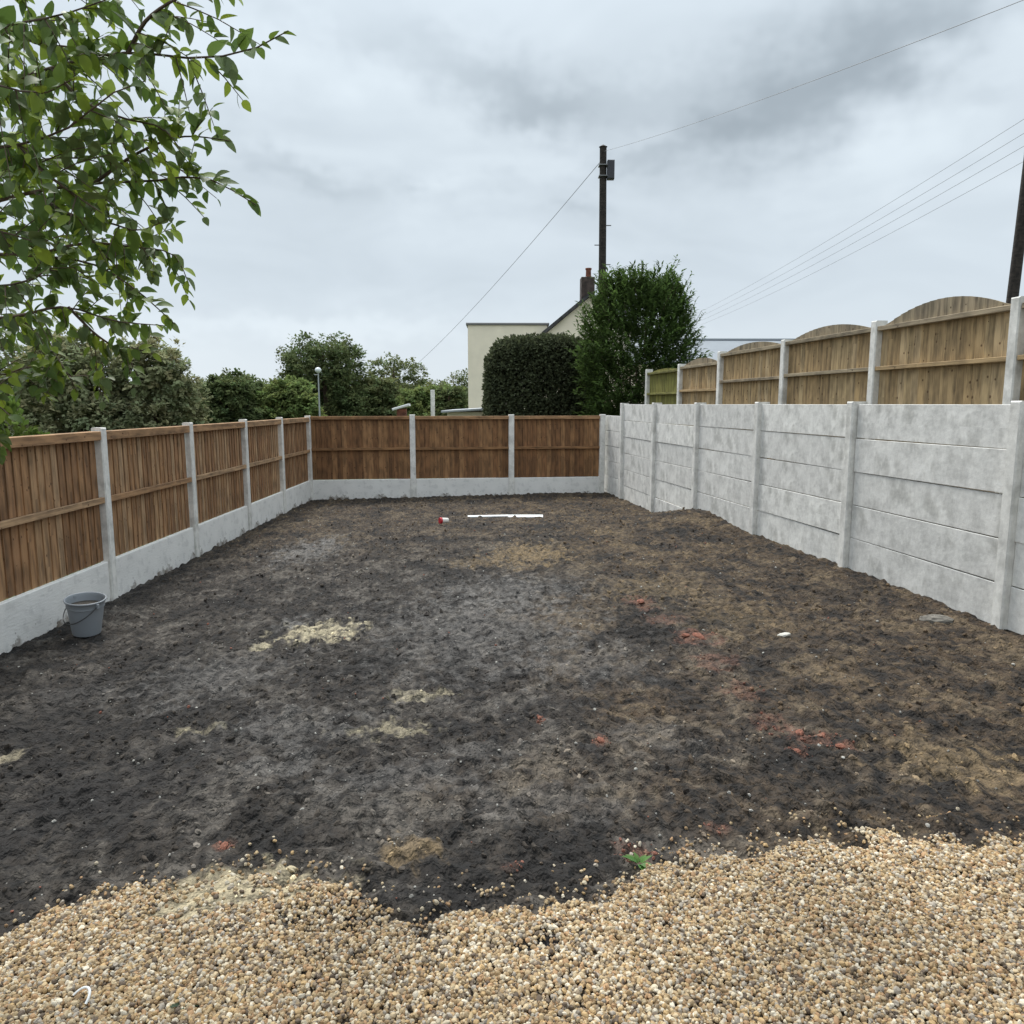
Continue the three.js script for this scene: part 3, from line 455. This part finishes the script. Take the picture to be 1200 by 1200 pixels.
  for (const w of TW) {
    tw = [];
    let pts = w; if (!starts.has(key(w[0]))) { const h = clamp(w[0].y - 0.25, 0.9, 2.9); pts = [V(tx, h, tz), V(lerp(tx, w[0].x, 0.5), lerp(h, w[0].y, 0.65), lerp(tz, w[0].z, 0.45)), ...w]; tw.push(tube(pts, 0.013, 0.0014, 6, 26)); } else tw.push(tube(pts, 0.006, 0.0013, 5, 14));
    const c = new THREE.CatmullRomCurve3(w), L = c.getLength(), N = Math.ceil(L / 0.021);
    for (let i = 0; i < N; i++) {
      const u = clamp((i + r() * 0.6) / N), p = c.getPointAt(u), tan = c.getTangentAt(u), side = V(rnd(), rnd() * 0.6, rnd()).cross(tan).normalize(), deep = u < 0.55;
      addLeaf(p, tan.clone().multiplyScalar(0.5 + (u > 0.93 ? 1.2 : 0)).addScaledVector(side, 0.9).add(V(0, -0.3, 0)).normalize(), (0.046 + r() * 0.028) * (u > 0.9 ? 0.75 : 1));
      if (i % 2 === 1 && u < 0.82) shoot(p, tan.clone().multiplyScalar(0.6).addScaledVector(side, 0.9).add(V(0, rnd() * 0.3, 0)).normalize(), 0.09 + r() * (deep ? 0.16 : 0.07), 5 + Math.floor(r() * 4), 0.047);
    }
    mesh('branch', mergeGeometries(tw.map((g) => g)), barkBrown, t);
  }
  const geos = [leafGeo(0.62, 0.35, 0.18), leafGeo(0.56, 0.15, 0.3), leafGeo(0.68, 0.5, 0.08)];
  const mats = [[0.16, 0.235, 0.038], [0.11, 0.175, 0.038], [0.27, 0.35, 0.045], [0.135, 0.18, 0.065]].map((c) => leafMat(c));
  const inView = (p) => p.x / -p.z > -0.70 && p.y < 1.6 - p.z * 0.50;
  leaves.forEach((l) => { l.score = (inView(l.p) ? 1 : 0.2) * l.len / l.p.distanceTo(camera.position); }); leaves.sort((a, b) => b.score - a.score);
  leaves.slice(0, 300).forEach((l) => { const m = mesh('leaf', geos[Math.floor(r() * 3)], mats[Math.floor(r() * 4)], t); leafMatrix(l.p, l.d, l.up, l.len).decompose(m.position, m.quaternion, m.scale); });
  const rest = leaves.slice(300), tint = rest.map(() => { const c = [[0.16, 0.235, 0.038], [0.11, 0.175, 0.038], [0.27, 0.35, 0.045], [0.135, 0.18, 0.065]][Math.floor(r() * 4)]; return c; });
  const m = leafMat([1, 1, 1]); m.vertexColors = true;
  stuff(mesh('foliage', instanceMerge(geos, rest.map((l) => [Math.floor(r() * 3), leafMatrix(l.p, l.d, l.up, l.len)]), tint), m, t)); console.log('leaves', leaves.length);
}
// small weeds at the gravel edge
function weed(x, z, n, s, c, label) {
  const r = rngOf(Math.floor((x + 9) * 1000)), g = [leafGeo(0.42, 0.3, 0.35)], w = thing('weed', label, 'plant', [x, groundY(x, z) + 0.004, z]);
  for (let i = 0; i < n; i++) { const a = i / n * 6.28 + r(), m = mesh('leaf', g[0], leafMat([c[0] * (0.8 + r() * 0.4), c[1] * (0.8 + r() * 0.4), c[2]]), w); leafMatrix(V(Math.cos(a) * 0.006, 0.004, Math.sin(a) * 0.006), V(Math.cos(a), 0.35 + r() * 0.8, Math.sin(a)), V(0, 1, 0), s * (0.6 + r() * 0.6)).decompose(m.position, m.quaternion, m.scale); }
}
weed(0.49, -2.50, 11, 0.055, [0.10, 0.22, 0.05], 'small bright green weed growing where the soil meets the gravel');
weed(-0.86, -1.84, 9, 0.035, [0.05, 0.085, 0.04], 'tiny dark green weed sprouting in the gravel');

// foliage masses: clumps of leaf faces spread through crown lobes
const rhomb = (() => { const g = new THREE.BufferGeometry(); g.setAttribute('position', new THREE.Float32BufferAttribute([0, 0, 0, 0.3, 0.5, 0.06, 0, 1, -0.08, -0.3, 0.5, 0.06], 3)); g.setIndex([0, 1, 3, 1, 2, 3]); g.computeVertexNormals(); return g; })();
function crown(lobes, clumps, perClump, size, clumpR, tone, seed, o = {}) {
  const r = rngOf(seed), list = [], tint = [], rnd = () => r() * 2 - 1, total = lobes.reduce((s, l) => s + l[3] * l[4] * l[5] ** 0.5, 0);
  for (const [cx, cy, cz, rx, ry, rz] of lobes) {
    const n = Math.round(clumps * rx * ry * rz ** 0.5 / total);
    for (let i = 0; i < n; i++) {
      const d = V(rnd(), rnd(), rnd()).normalize(), q = (o.inner ?? 0.55) + (1 - (o.inner ?? 0.55)) * Math.pow(r(), 0.6), bump = 1 + noise(d.x * 2.5 + seed, d.y * 2.5 + d.z * 3) * (o.bump ?? 0.35);
      const c = V(cx + d.x * rx * q * bump, cy + d.y * ry * q * bump, cz + d.z * rz * q * bump); if (o.floor !== undefined && c.y < o.floor) continue;
      const hue = 0.75 + r() * 0.5, warm = 0.9 + r() * 0.25;
      for (let k = 0; k < perClump; k++) {
        const e = V(rnd(), rnd() * 0.75, rnd()).multiplyScalar(clumpR * (0.4 + r() * 0.8)), p = c.clone().add(e);
        const dir = V(rnd(), rnd() * 0.7 + (o.rise ?? 0), rnd()).addScaledVector(d, 0.5).normalize(), up = V(rnd() * 0.7, 1, rnd() * 0.7).addScaledVector(d, 0.7);
        const s = size * (0.6 + r() * 0.8), t = hue * (0.85 + r() * 0.3); list.push([0, leafMatrix(p, dir, up, s)]); tint.push([tone[0] * t * warm, tone[1] * t, tone[2] * t]);
      }
    }
  }
  return instanceMerge([rhomb], list, tint);
}
const foliageMat = new THREE.MeshPhysicalMaterial({ color: 0xffffff, vertexColors: true, roughness: 1, specularIntensity: 0.12, transmission: 0.35, thickness: 0, side: THREE.DoubleSide });
function tree(name, label, x, z, h, w, tone, seed, o = {}) {
  const r = rngOf(seed), t = thing(name, label, 'tree', [x, -0.6, z], o.group ?? 'trees beyond the fences'), lobes = [], ch = h * 0.93, y0 = h - ch;
  lobes.push([0, y0 + ch * 0.5, 0, w * 0.40, ch * 0.46, w * 0.38]);
  for (let i = 0; i < (o.lobes ?? 6); i++) { const a = i / (o.lobes ?? 6) * 6.28 + r(), q = w * (0.22 + r() * 0.12), e = w * (0.16 + r() * 0.1); lobes.push([Math.cos(a) * q, y0 + ch * (0.25 + r() * 0.5), Math.sin(a) * q, e, e * (0.8 + r() * 0.4), e]); }
  for (let i = 0; i < 5; i++) { const a = i * 1.257 + 0.4 + r(), q = w * 0.36; lobes.push([Math.cos(a) * q, h * 0.22, Math.sin(a) * q, w * 0.22, h * 0.21, w * 0.22]); }   // low skirt of branches
  mesh('trunk', tube([V(0, -0.1, 0), V(w * 0.01, h * 0.3, 0), V(-w * 0.01, h * 0.55, 0), V(0, h * 0.85, 0)], w * 0.035 + 0.06, 0.03, 8, 12), barkBrown, t);
  for (let i = 0; i < 5; i++) { const a = i * 1.3 + r(), y = h * (0.3 + r() * 0.2), q = w * 0.3; mesh('limb', tube([V(0, y, 0), V(Math.cos(a) * q * 0.5, y + h * 0.1, Math.sin(a) * q * 0.5), V(Math.cos(a) * q, y + h * 0.25, Math.sin(a) * q)], 0.07, 0.02, 5, 6), barkBrown, t); }
  mesh('crown', crown(lobes, (o.clumps ?? 560) * 1.25, o.per ?? 26, o.leaf ?? 0.27, w * (o.clumpR ?? 0.055), tone, seed + 1, o), foliageMat, t);
  return t;
}
const mid = [0.16, 0.19, 0.08], dark = [0.12, 0.155, 0.062], sage = [0.27, 0.285, 0.155], fresh = [0.175, 0.225, 0.075];
tree('willow_tree', 'broad grey green tree standing behind the hanging leafy branches', -24.6, -45, 6.6, 6.2, sage, 801, { clumps: 750 });
tree('willow_tree', 'tall grey green tree with leafy top rising beside the low dark green tree', -20.8, -46, 6.4, 5.4, sage, 802, { clumps: 600 });
tree('willow_tree', 'darker green tree behind the broad grey green tree', -30, -48, 6.6, 7, mid, 803, { clumps: 500 });
tree('round_tree', 'low dark green tree next to the grey green trees', -20.4, -58, 4.7, 4.6, dark, 804);
tree('round_tree', 'low mid green tree in the gap of the tree line', -22.2, -66, 4.9, 5, mid, 805);
tree('round_tree', 'small deep green tree beside the large dome shaped tree', -19.6, -63, 4.3, 3.8, dark, 806);
tree('dome_tree', 'large dark green dome shaped tree behind the street lamp', -15.6, -68, 8.7, 8.4, dark, 807, { clumps: 800, lobes: 9 });
tree('round_tree', 'lighter green bushy tree in front of the dome shaped tree', -16.4, -60, 4.6, 4.8, fresh, 808);
tree('open_tree', 'airy mid green tree with sky showing through its crown', -10.6, -76, 7.4, 7.4, mid, 809, { clumps: 380, lobes: 8, inner: 0.7 });
[[-34, 'beside the grey green trees'], [-27, 'behind the grey green trees'], [-20, 'between the grey green trees and the dome shaped tree'], [-13, 'behind the dome shaped tree'], [-6.5, 'between the airy tree and the white house']].forEach(([x, w], i) => tree('round_tree', `low hazy green tree far off ${w}`, x, -86, 4.6 + (i % 3) * 0.5, 9, mid, 860 + i * 3, { clumps: 650 }));
tree('round_tree', 'mid green tree filling in below the airy tree', -11.2, -70, 5.0, 5.6, mid, 810);
tree('round_tree', 'low olive tree between the concrete post and the airy tree', -5.6, -62, 3.7, 5.0, fresh, 811);
tree('round_tree', 'small dark tree touching the edge of the white house', -3.4, -50, 3.6, 2.6, dark, 812, { clumps: 260 });
{
  const t = thing('green_shrub', 'bright green upright shrub just beyond the long timber fence', 'shrub', [-4.53, -0.6, -6.95]);
  mesh('stem', tube([V(0, 0, 0), V(0.03, 0.9, 0), V(0, 1.8, 0.02)], 0.03, 0.01, 6, 8), barkBrown, t);
  mesh('crown', crown([[0, 1.75, 0, 0.28, 0.62, 0.3], [-0.3, 1.5, 0.1, 0.3, 0.5, 0.3]], 110, 26, 0.07, 0.09, [0.11, 0.17, 0.035], 820, { rise: 0.9 }), foliageMat, t);
}
// clipped hedge and tall evergreen bush behind the back fence
{
  const t = thing('clipped_hedge', 'clipped dark green hedge with rounded corners behind the far fence', 'hedge', [1.0, -0.6, -19.6]);
  for (let i = 0; i < 4; i++) mesh('stem', tube([V(-0.9 + i * 0.6, 0, 0), V(-0.85 + i * 0.6, 1, 0.1), V(-0.95 + i * 0.62, 2.4, 0)], 0.05, 0.02, 6, 8), barkBrown, t);
  const r = rngOf(831), list = [], tint = [], rnd = () => r() * 2 - 1;
  for (let i = 0; i < 90000; i++) {                                     // leaves near the faces of a rounded block
    const d = V(rnd(), rnd(), rnd()), q = Math.pow(Math.abs(d.x) ** 4 + Math.abs(d.y) ** 4 + Math.abs(d.z) ** 4, 0.25), b = 1 + 0.05 * noise(d.x / q * 4 + 3, d.y / q * 4 + d.z / q * 2) + 0.03 * noise(d.x / q * 11, d.y / q * 11), s = (0.66 + 0.36 * Math.pow(r(), 0.5)) / q * b;
    const p = V(d.x * s * 1.42, 2.05 + d.y * s * 1.82, d.z * s * 1.1); if (p.y < 0.2) continue;
    const o = V(d.x, d.y, d.z).normalize(), c = 0.6 + r() * 0.8; list.push([0, leafMatrix(p, V(rnd(), rnd(), rnd()).addScaledVector(o, 0.6), V(rnd(), 1 + rnd(), rnd()).addScaledVector(o, 0.9), 0.06 + r() * 0.05)]); tint.push([0.075 * c, 0.088 * c, 0.045 * c]);
  }
  for (let i = 0; i < 7000; i++) { const c = 0.5 + r() * 0.6; list.push([0, leafMatrix(V(rnd() * 0.98, 0.4 + r() * 3.05, rnd() * 0.75), V(rnd(), rnd(), rnd()), V(rnd(), 1, rnd()), 0.13)]); tint.push([0.07 * c, 0.08 * c, 0.042 * c]); }
  mesh('crown', instanceMerge([rhomb], list, tint), foliageMat, t);
}
{
  const t = thing('evergreen_bush', 'tall shaggy dark evergreen bush in front of the telegraph pole', 'bush', [3.12, -0.6, -17.6]);
  const r = rngOf(841), rnd = () => r() * 2 - 1, stems = [], list = [], tint = [], lg = [leafGeo(0.34, 0.3, 0.3, 3)];
  for (let i = 0; i < 7; i++) { const a = i * 0.9; mesh('stem', tube([V(Math.cos(a) * 0.1, 0, Math.sin(a) * 0.1), V(Math.cos(a) * 0.25, 1.4, Math.sin(a) * 0.25), V(Math.cos(a) * 0.55, 3.2, Math.sin(a) * 0.5)], 0.05, 0.015, 6, 8), barkBrown, t); }
  const outline = (v) => v < 0.12 ? 0.45 + v * 3 : v < 0.55 ? 0.81 + (v - 0.12) * 0.9 : 1.2 * Math.sqrt(Math.max(0, 1 - ((v - 0.55) / 0.47) ** 2.6));
  for (let i = 0; i < 3200; i++) {                                      // upright shoots, each with leaves along it
    const v = 0.04 + r() * 0.9, a = r() * 6.283, R = outline(v) * (1 + 0.22 * noise(a * 1.6, v * 5)), q = Math.pow(r(), 0.4), p = V(Math.cos(a) * R * q, 0.3 + v * 4.75, Math.sin(a) * R * q);
    const out = V(Math.cos(a), 0, Math.sin(a)), top = smooth(0.6, 0.95, v), d = V(rnd() * 0.35, 0.55 + top * 0.8, rnd() * 0.35).addScaledVector(out, 0.7 - top * 0.4).normalize(), L = 0.25 + r() * 0.3, c = 0.6 + r() * 0.7, tipFresh = r() < 0.4 ? 1.35 : 1;
    for (let k = 0; k < 17; k++) { const u = k / 16, pp = p.clone().addScaledVector(d, L * u), dd = V(rnd(), rnd() * 0.6, rnd()).addScaledVector(d, 0.9).normalize(), e = c * (u > 0.6 ? tipFresh : 1) * (0.85 + r() * 0.3); list.push([0, leafMatrix(pp, dd, V(rnd() * 0.5, 1, rnd() * 0.5), 0.085 + r() * 0.06)]); tint.push([0.078 * e, 0.125 * e, 0.034 * e]); }
  }
  for (let i = 0; i < 90; i++) {                                         // whippy shoots breaking the outline
    const a = r() * 6.283, v = 0.55 + r() * 0.42, R = outline(v), p = V(Math.cos(a) * R * 0.9, 0.3 + v * 4.75, Math.sin(a) * R * 0.9), d = V(Math.cos(a) * 0.6 + rnd() * 0.2, 0.9, Math.sin(a) * 0.6).normalize(), L = 0.35 + r() * 0.35; stems.push(tube([p, p.clone().addScaledVector(d, L * 0.5), p.clone().addScaledVector(d, L)], 0.006, 0.003, 4, 3));
    for (let k = 0; k < 16; k++) { const u = k / 15, pp = p.clone().addScaledVector(d, L * u); list.push([0, leafMatrix(pp, V(rnd(), rnd() * 0.5, rnd()).addScaledVector(d, 0.8).normalize(), V(rnd() * 0.5, 1, rnd() * 0.5), 0.06 + r() * 0.05)]); const e = 0.9 + r() * 0.5; tint.push([0.085 * e, 0.14 * e, 0.036 * e]); }
  }
  mesh('twigs', mergeGeometries(stems), barkBrown, t); mesh('crown', instanceMerge(lg, list, tint), foliageMat, t);
}

// ---------------------------------------------------------------- houses and outbuildings beyond the fences
const cream = std(rgb(0.97, 0.865, 0.70), 0.9, { map: renderMap }), slate = std(rgb(0.075, 0.07, 0.07), 0.8, { map: brickDust }), brickRed = std(rgb(0.24, 0.085, 0.05), 0.9, { map: brickDust });
{
  const h = thing('white_house', 'cream rendered house with flat roofed side and chimney behind the hedge', 'house', [0, -0.6, 0]);
  const ext = cbox(3.7, 5.85, 6, 0.02); ext.translate(0.28, 0, -39.02); mesh('flat_roofed_wing', uvBox(ext, 0.25), cream, h);
  const cop = cbox(3.86, 0.10, 6.16, 0.02); cop.translate(0.28, 5.845, -39.02); mesh('coping', cop, std(rgb(0.22, 0.21, 0.21), 0.8), h);
  const s = new THREE.Shape(); s.moveTo(2.135, 0); s.lineTo(6.0, 0); s.lineTo(6.0, 5.52); s.lineTo(4.07, 7.1); s.lineTo(2.135, 5.52); s.closePath();
  const g = new THREE.ExtrudeGeometry(s, { depth: 8, bevelEnabled: false }); g.translate(0, 0, -43.95); mesh('gable_wall', uvBox(g, 0.25), cream, h);
  for (const sd of [-1, 1]) { const q = new THREE.Shape(), e = 4.07 + sd * 2.2; q.moveTo(4.07, 7.13); q.lineTo(e, 7.13 - 2.2 * 0.817); q.lineTo(e, 7.31 - 2.2 * 0.817); q.lineTo(4.07, 7.31); q.closePath(); const rg = new THREE.ExtrudeGeometry(q, { depth: 8.4, bevelEnabled: false }); rg.translate(0, 0, -44.1); mesh('roof', uvBox(rg, 0.5), slate, h); }
  const ch = new THREE.Group(); ch.name = 'chimney'; h.add(ch);
  const st = cbox(0.62, 1.7, 0.8, 0.02); st.translate(4.05, 6.4, -36.9); mesh('stack', uvBox(st, 0.5), std(rgb(0.085, 0.06, 0.05), 0.9, { map: brickDust }), ch);
  const pot = new THREE.LatheGeometry([[0.0, 0], [0.15, 0], [0.13, 0.1], [0.12, 0.36], [0.15, 0.4], [0.15, 0.46], [0.1, 0.46], [0.1, 0.02]].map(([a, b]) => new THREE.Vector2(a, b)), 16); mesh('chimney_pot', pot, brickRed, ch).position.set(4.1, 8.09, -36.9);
}
{
  const b = thing('grey_roofed_building', 'building with pale grey sheet roof behind the arched fence', 'building', [0, -0.6, 0]);
  const w = cbox(7.4, 4.0, 7, 0.02); w.translate(9.6, 0, -34.2); mesh('wall', uvBox(w, 0.25), cream, b);
  const q = new THREE.Shape(); q.moveTo(-4.1, 0); q.lineTo(-4.1, 0.1); q.lineTo(4.1, 0.12); q.lineTo(4.1, 0.02); q.closePath();
  const roof = new THREE.BufferGeometry(); const P = [[5.6, 3.85, -30.2], [13.6, 3.85, -30.2], [13.6, 4.95, -33.2], [5.6, 4.95, -33.2], [5.6, 3.77, -30.2], [13.6, 3.77, -30.2], [13.6, 4.03, -38], [5.6, 4.03, -38]];
  const T = [[0, 1, 2], [0, 2, 3], [4, 5, 1], [4, 1, 0], [3, 2, 6], [3, 6, 7], [4, 0, 3], [4, 3, 7], [1, 5, 2], [5, 6, 2], [4, 7, 6], [4, 6, 5]]; roof.setAttribute('position', new THREE.Float32BufferAttribute(T.flat().flatMap((i) => P[i]), 3)); roof.computeVertexNormals();
  mesh('roof', uvBox(roof, 0.3), std(rgb(0.235, 0.26, 0.29), 0.6, { map: renderMap }), b);
  const ri = cbox(8.1, 0.09, 0.2, 0.02); ri.translate(9.6, 4.92, -33.2); mesh('ridge', ri, std(rgb(0.3, 0.32, 0.34), 0.7), b);
}
{
  const b = thing('low_garage', 'low garage with pale grey sheet roof below the white house', 'garage', [0, -0.6, 0]);
  const w = cbox(2.6, 2.0, 4.6, 0.02); w.translate(-0.2, 0, -23.4); mesh('wall', uvBox(w, 0.25), cream, b);
  const rf = cbox(2.9, 0.06, 5.2, 0.01); rf.rotateZ(0.06); rf.translate(-0.2, 2.06, -23.4); mesh('roof', uvBox(rf, 0.4), std(rgb(0.45, 0.47, 0.49), 0.7, { map: renderMap }), b);
}
{
  const g = thing('brick_pier', 'small red brick pier with tilted white cap behind the far fence', 'pier', [-2.87, -0.6, -22]);
  mesh('shaft', uvBox(cbox(0.26, 2.08, 0.26, 0.01), 0.7), brickRed, g); const c = mesh('cap', cbox(0.5, 0.07, 0.4, 0.015), std(rgb(0.68, 0.68, 0.67), 0.8), g); c.position.set(0, 2.09, 0); c.rotation.z = 0.28;
  const p = mesh('concrete_post', uvBox(cbox(0.12, 2.65, 0.12, 0.01), 0.5), postMat); p.position.set(-2.16, -0.6, -24); tag(p, 'lone pale concrete post beyond the far fence beside the low garage', 'post');
}
// ---------------------------------------------------------------- poles, wires, lamp
const poleWood = std(rgb(0.045, 0.035, 0.028), 0.9, { map: barkMap });
{
  const p = thing('telegraph_pole', 'dark wooden telegraph pole with a box near its top behind the bush', 'utility pole', [2.99, -0.6, -23]);
  mesh('shaft', tube([V(0, -0.2, 0), V(-0.01, 3, 0), V(-0.03, 6.5, 0), V(-0.06, 9.53, 0)], 0.13, 0.10, 10, 16), poleWood, p);
  const cap = new THREE.ConeGeometry(0.125, 0.07, 10); cap.translate(-0.06, 9.56, 0); mesh('cap', cap, poleWood, p);
  const bx = cbox(0.2, 0.52, 0.22, 0.02); bx.translate(0.16, 8.62, 0.05); mesh('junction_box', bx, std(rgb(0.035, 0.035, 0.042), 0.5), p);
  for (const y of [8.7, 9.0]) { const b = cbox(0.3, 0.03, 0.28, 0.004); b.translate(-0.03, y, 0); mesh('steel_band', b, std(rgb(0.2, 0.2, 0.2), 0.5, { metalness: 0.6 }), p); }
  for (let i = 0; i < 6; i++) { const s = cbox(0.14, 0.025, 0.025, 0.004); s.translate((i % 2 ? 0.14 : -0.2), 4.6 + i * 0.55, 0); mesh('step_bolt', s, std(rgb(0.12, 0.12, 0.12), 0.5, { metalness: 0.6 }), p); }
  const q = thing('telegraph_pole', 'dark wooden telegraph pole carrying four wires behind the arched fence', 'utility pole', [10.5, -0.6, -16]);
  mesh('shaft', tube([V(0, -0.2, 0), V(0.03, 3, 0), V(0.14, 6.5, 0), V(0.25, 10.4, 0)], 0.12, 0.10, 10, 16), poleWood, q);
  const b2 = cbox(0.2, 0.34, 0.16, 0.02); b2.translate(0.2, 5.9, 0.12); mesh('junction_box', b2, std(rgb(0.035, 0.035, 0.04), 0.5), q);
  const arm = cbox(0.9, 0.09, 0.09, 0.01); arm.translate(0.24, 9.6, 0.13); mesh('cross_arm', arm, poleWood, q);
}
function wire(a, b, sag, rad, label, group) {
  const pts = []; for (let i = 0; i <= 16; i++) { const t = i / 16, p = a.clone().lerp(b, t); p.y -= sag * 4 * t * (1 - t); pts.push(p); }
  tag(mesh('overhead_wire', tube(pts, rad, rad, 5, 40), std(rgb(0.22, 0.22, 0.23), 0.7)), label, 'wire', group);
}
wire(V(2.88, 8.55, -23), V(-8.5, 3.18, -60), 0.5, 0.009, 'single wire sloping down from the telegraph pole towards the airy tree');
wire(V(2.93, 8.8, -23), V(5.66, 5.24, -6), 0.12, 0.004, 'single wire running from the telegraph pole over the yard');
[7.39, 7.1, 6.84, 6.53].forEach((y, i) => wire(V(10.68, y, -16), V(9.8 + i * 0.25, 6.1 - i * 0.1, -45), 0.25, 0.0045, ['topmost', 'second from top', 'third from top', 'lowest'][i] + ' of four parallel wires strung from the pole behind the arched fence', 'four parallel wires'));
{
  const l = thing('street_lamp', 'slim street lamp with pale head in front of the dome shaped tree', 'street lamp', [-13.3, -0.6, -56]);
  const pm = std(rgb(0.35, 0.37, 0.37), 0.5); mesh('column', tube([V(0, 0, 0), V(0, 2.4, 0), V(0, 4.5, 0)], 0.07, 0.045, 8, 6), pm, l);
  const hd = new THREE.LatheGeometry([[0, 0], [0.12, 0.02], [0.22, 0.14], [0.23, 0.26], [0.14, 0.38], [0, 0.42]].map(([a, b]) => new THREE.Vector2(a, b)), 16); mesh('lamp_head', hd, std(rgb(0.75, 0.77, 0.78), 0.4), l).position.y = 4.45;
}
scene.traverse((o) => { if (o.isMesh) o.castShadow = o.receiveShadow = true; });
renderer.render(scene, camera);
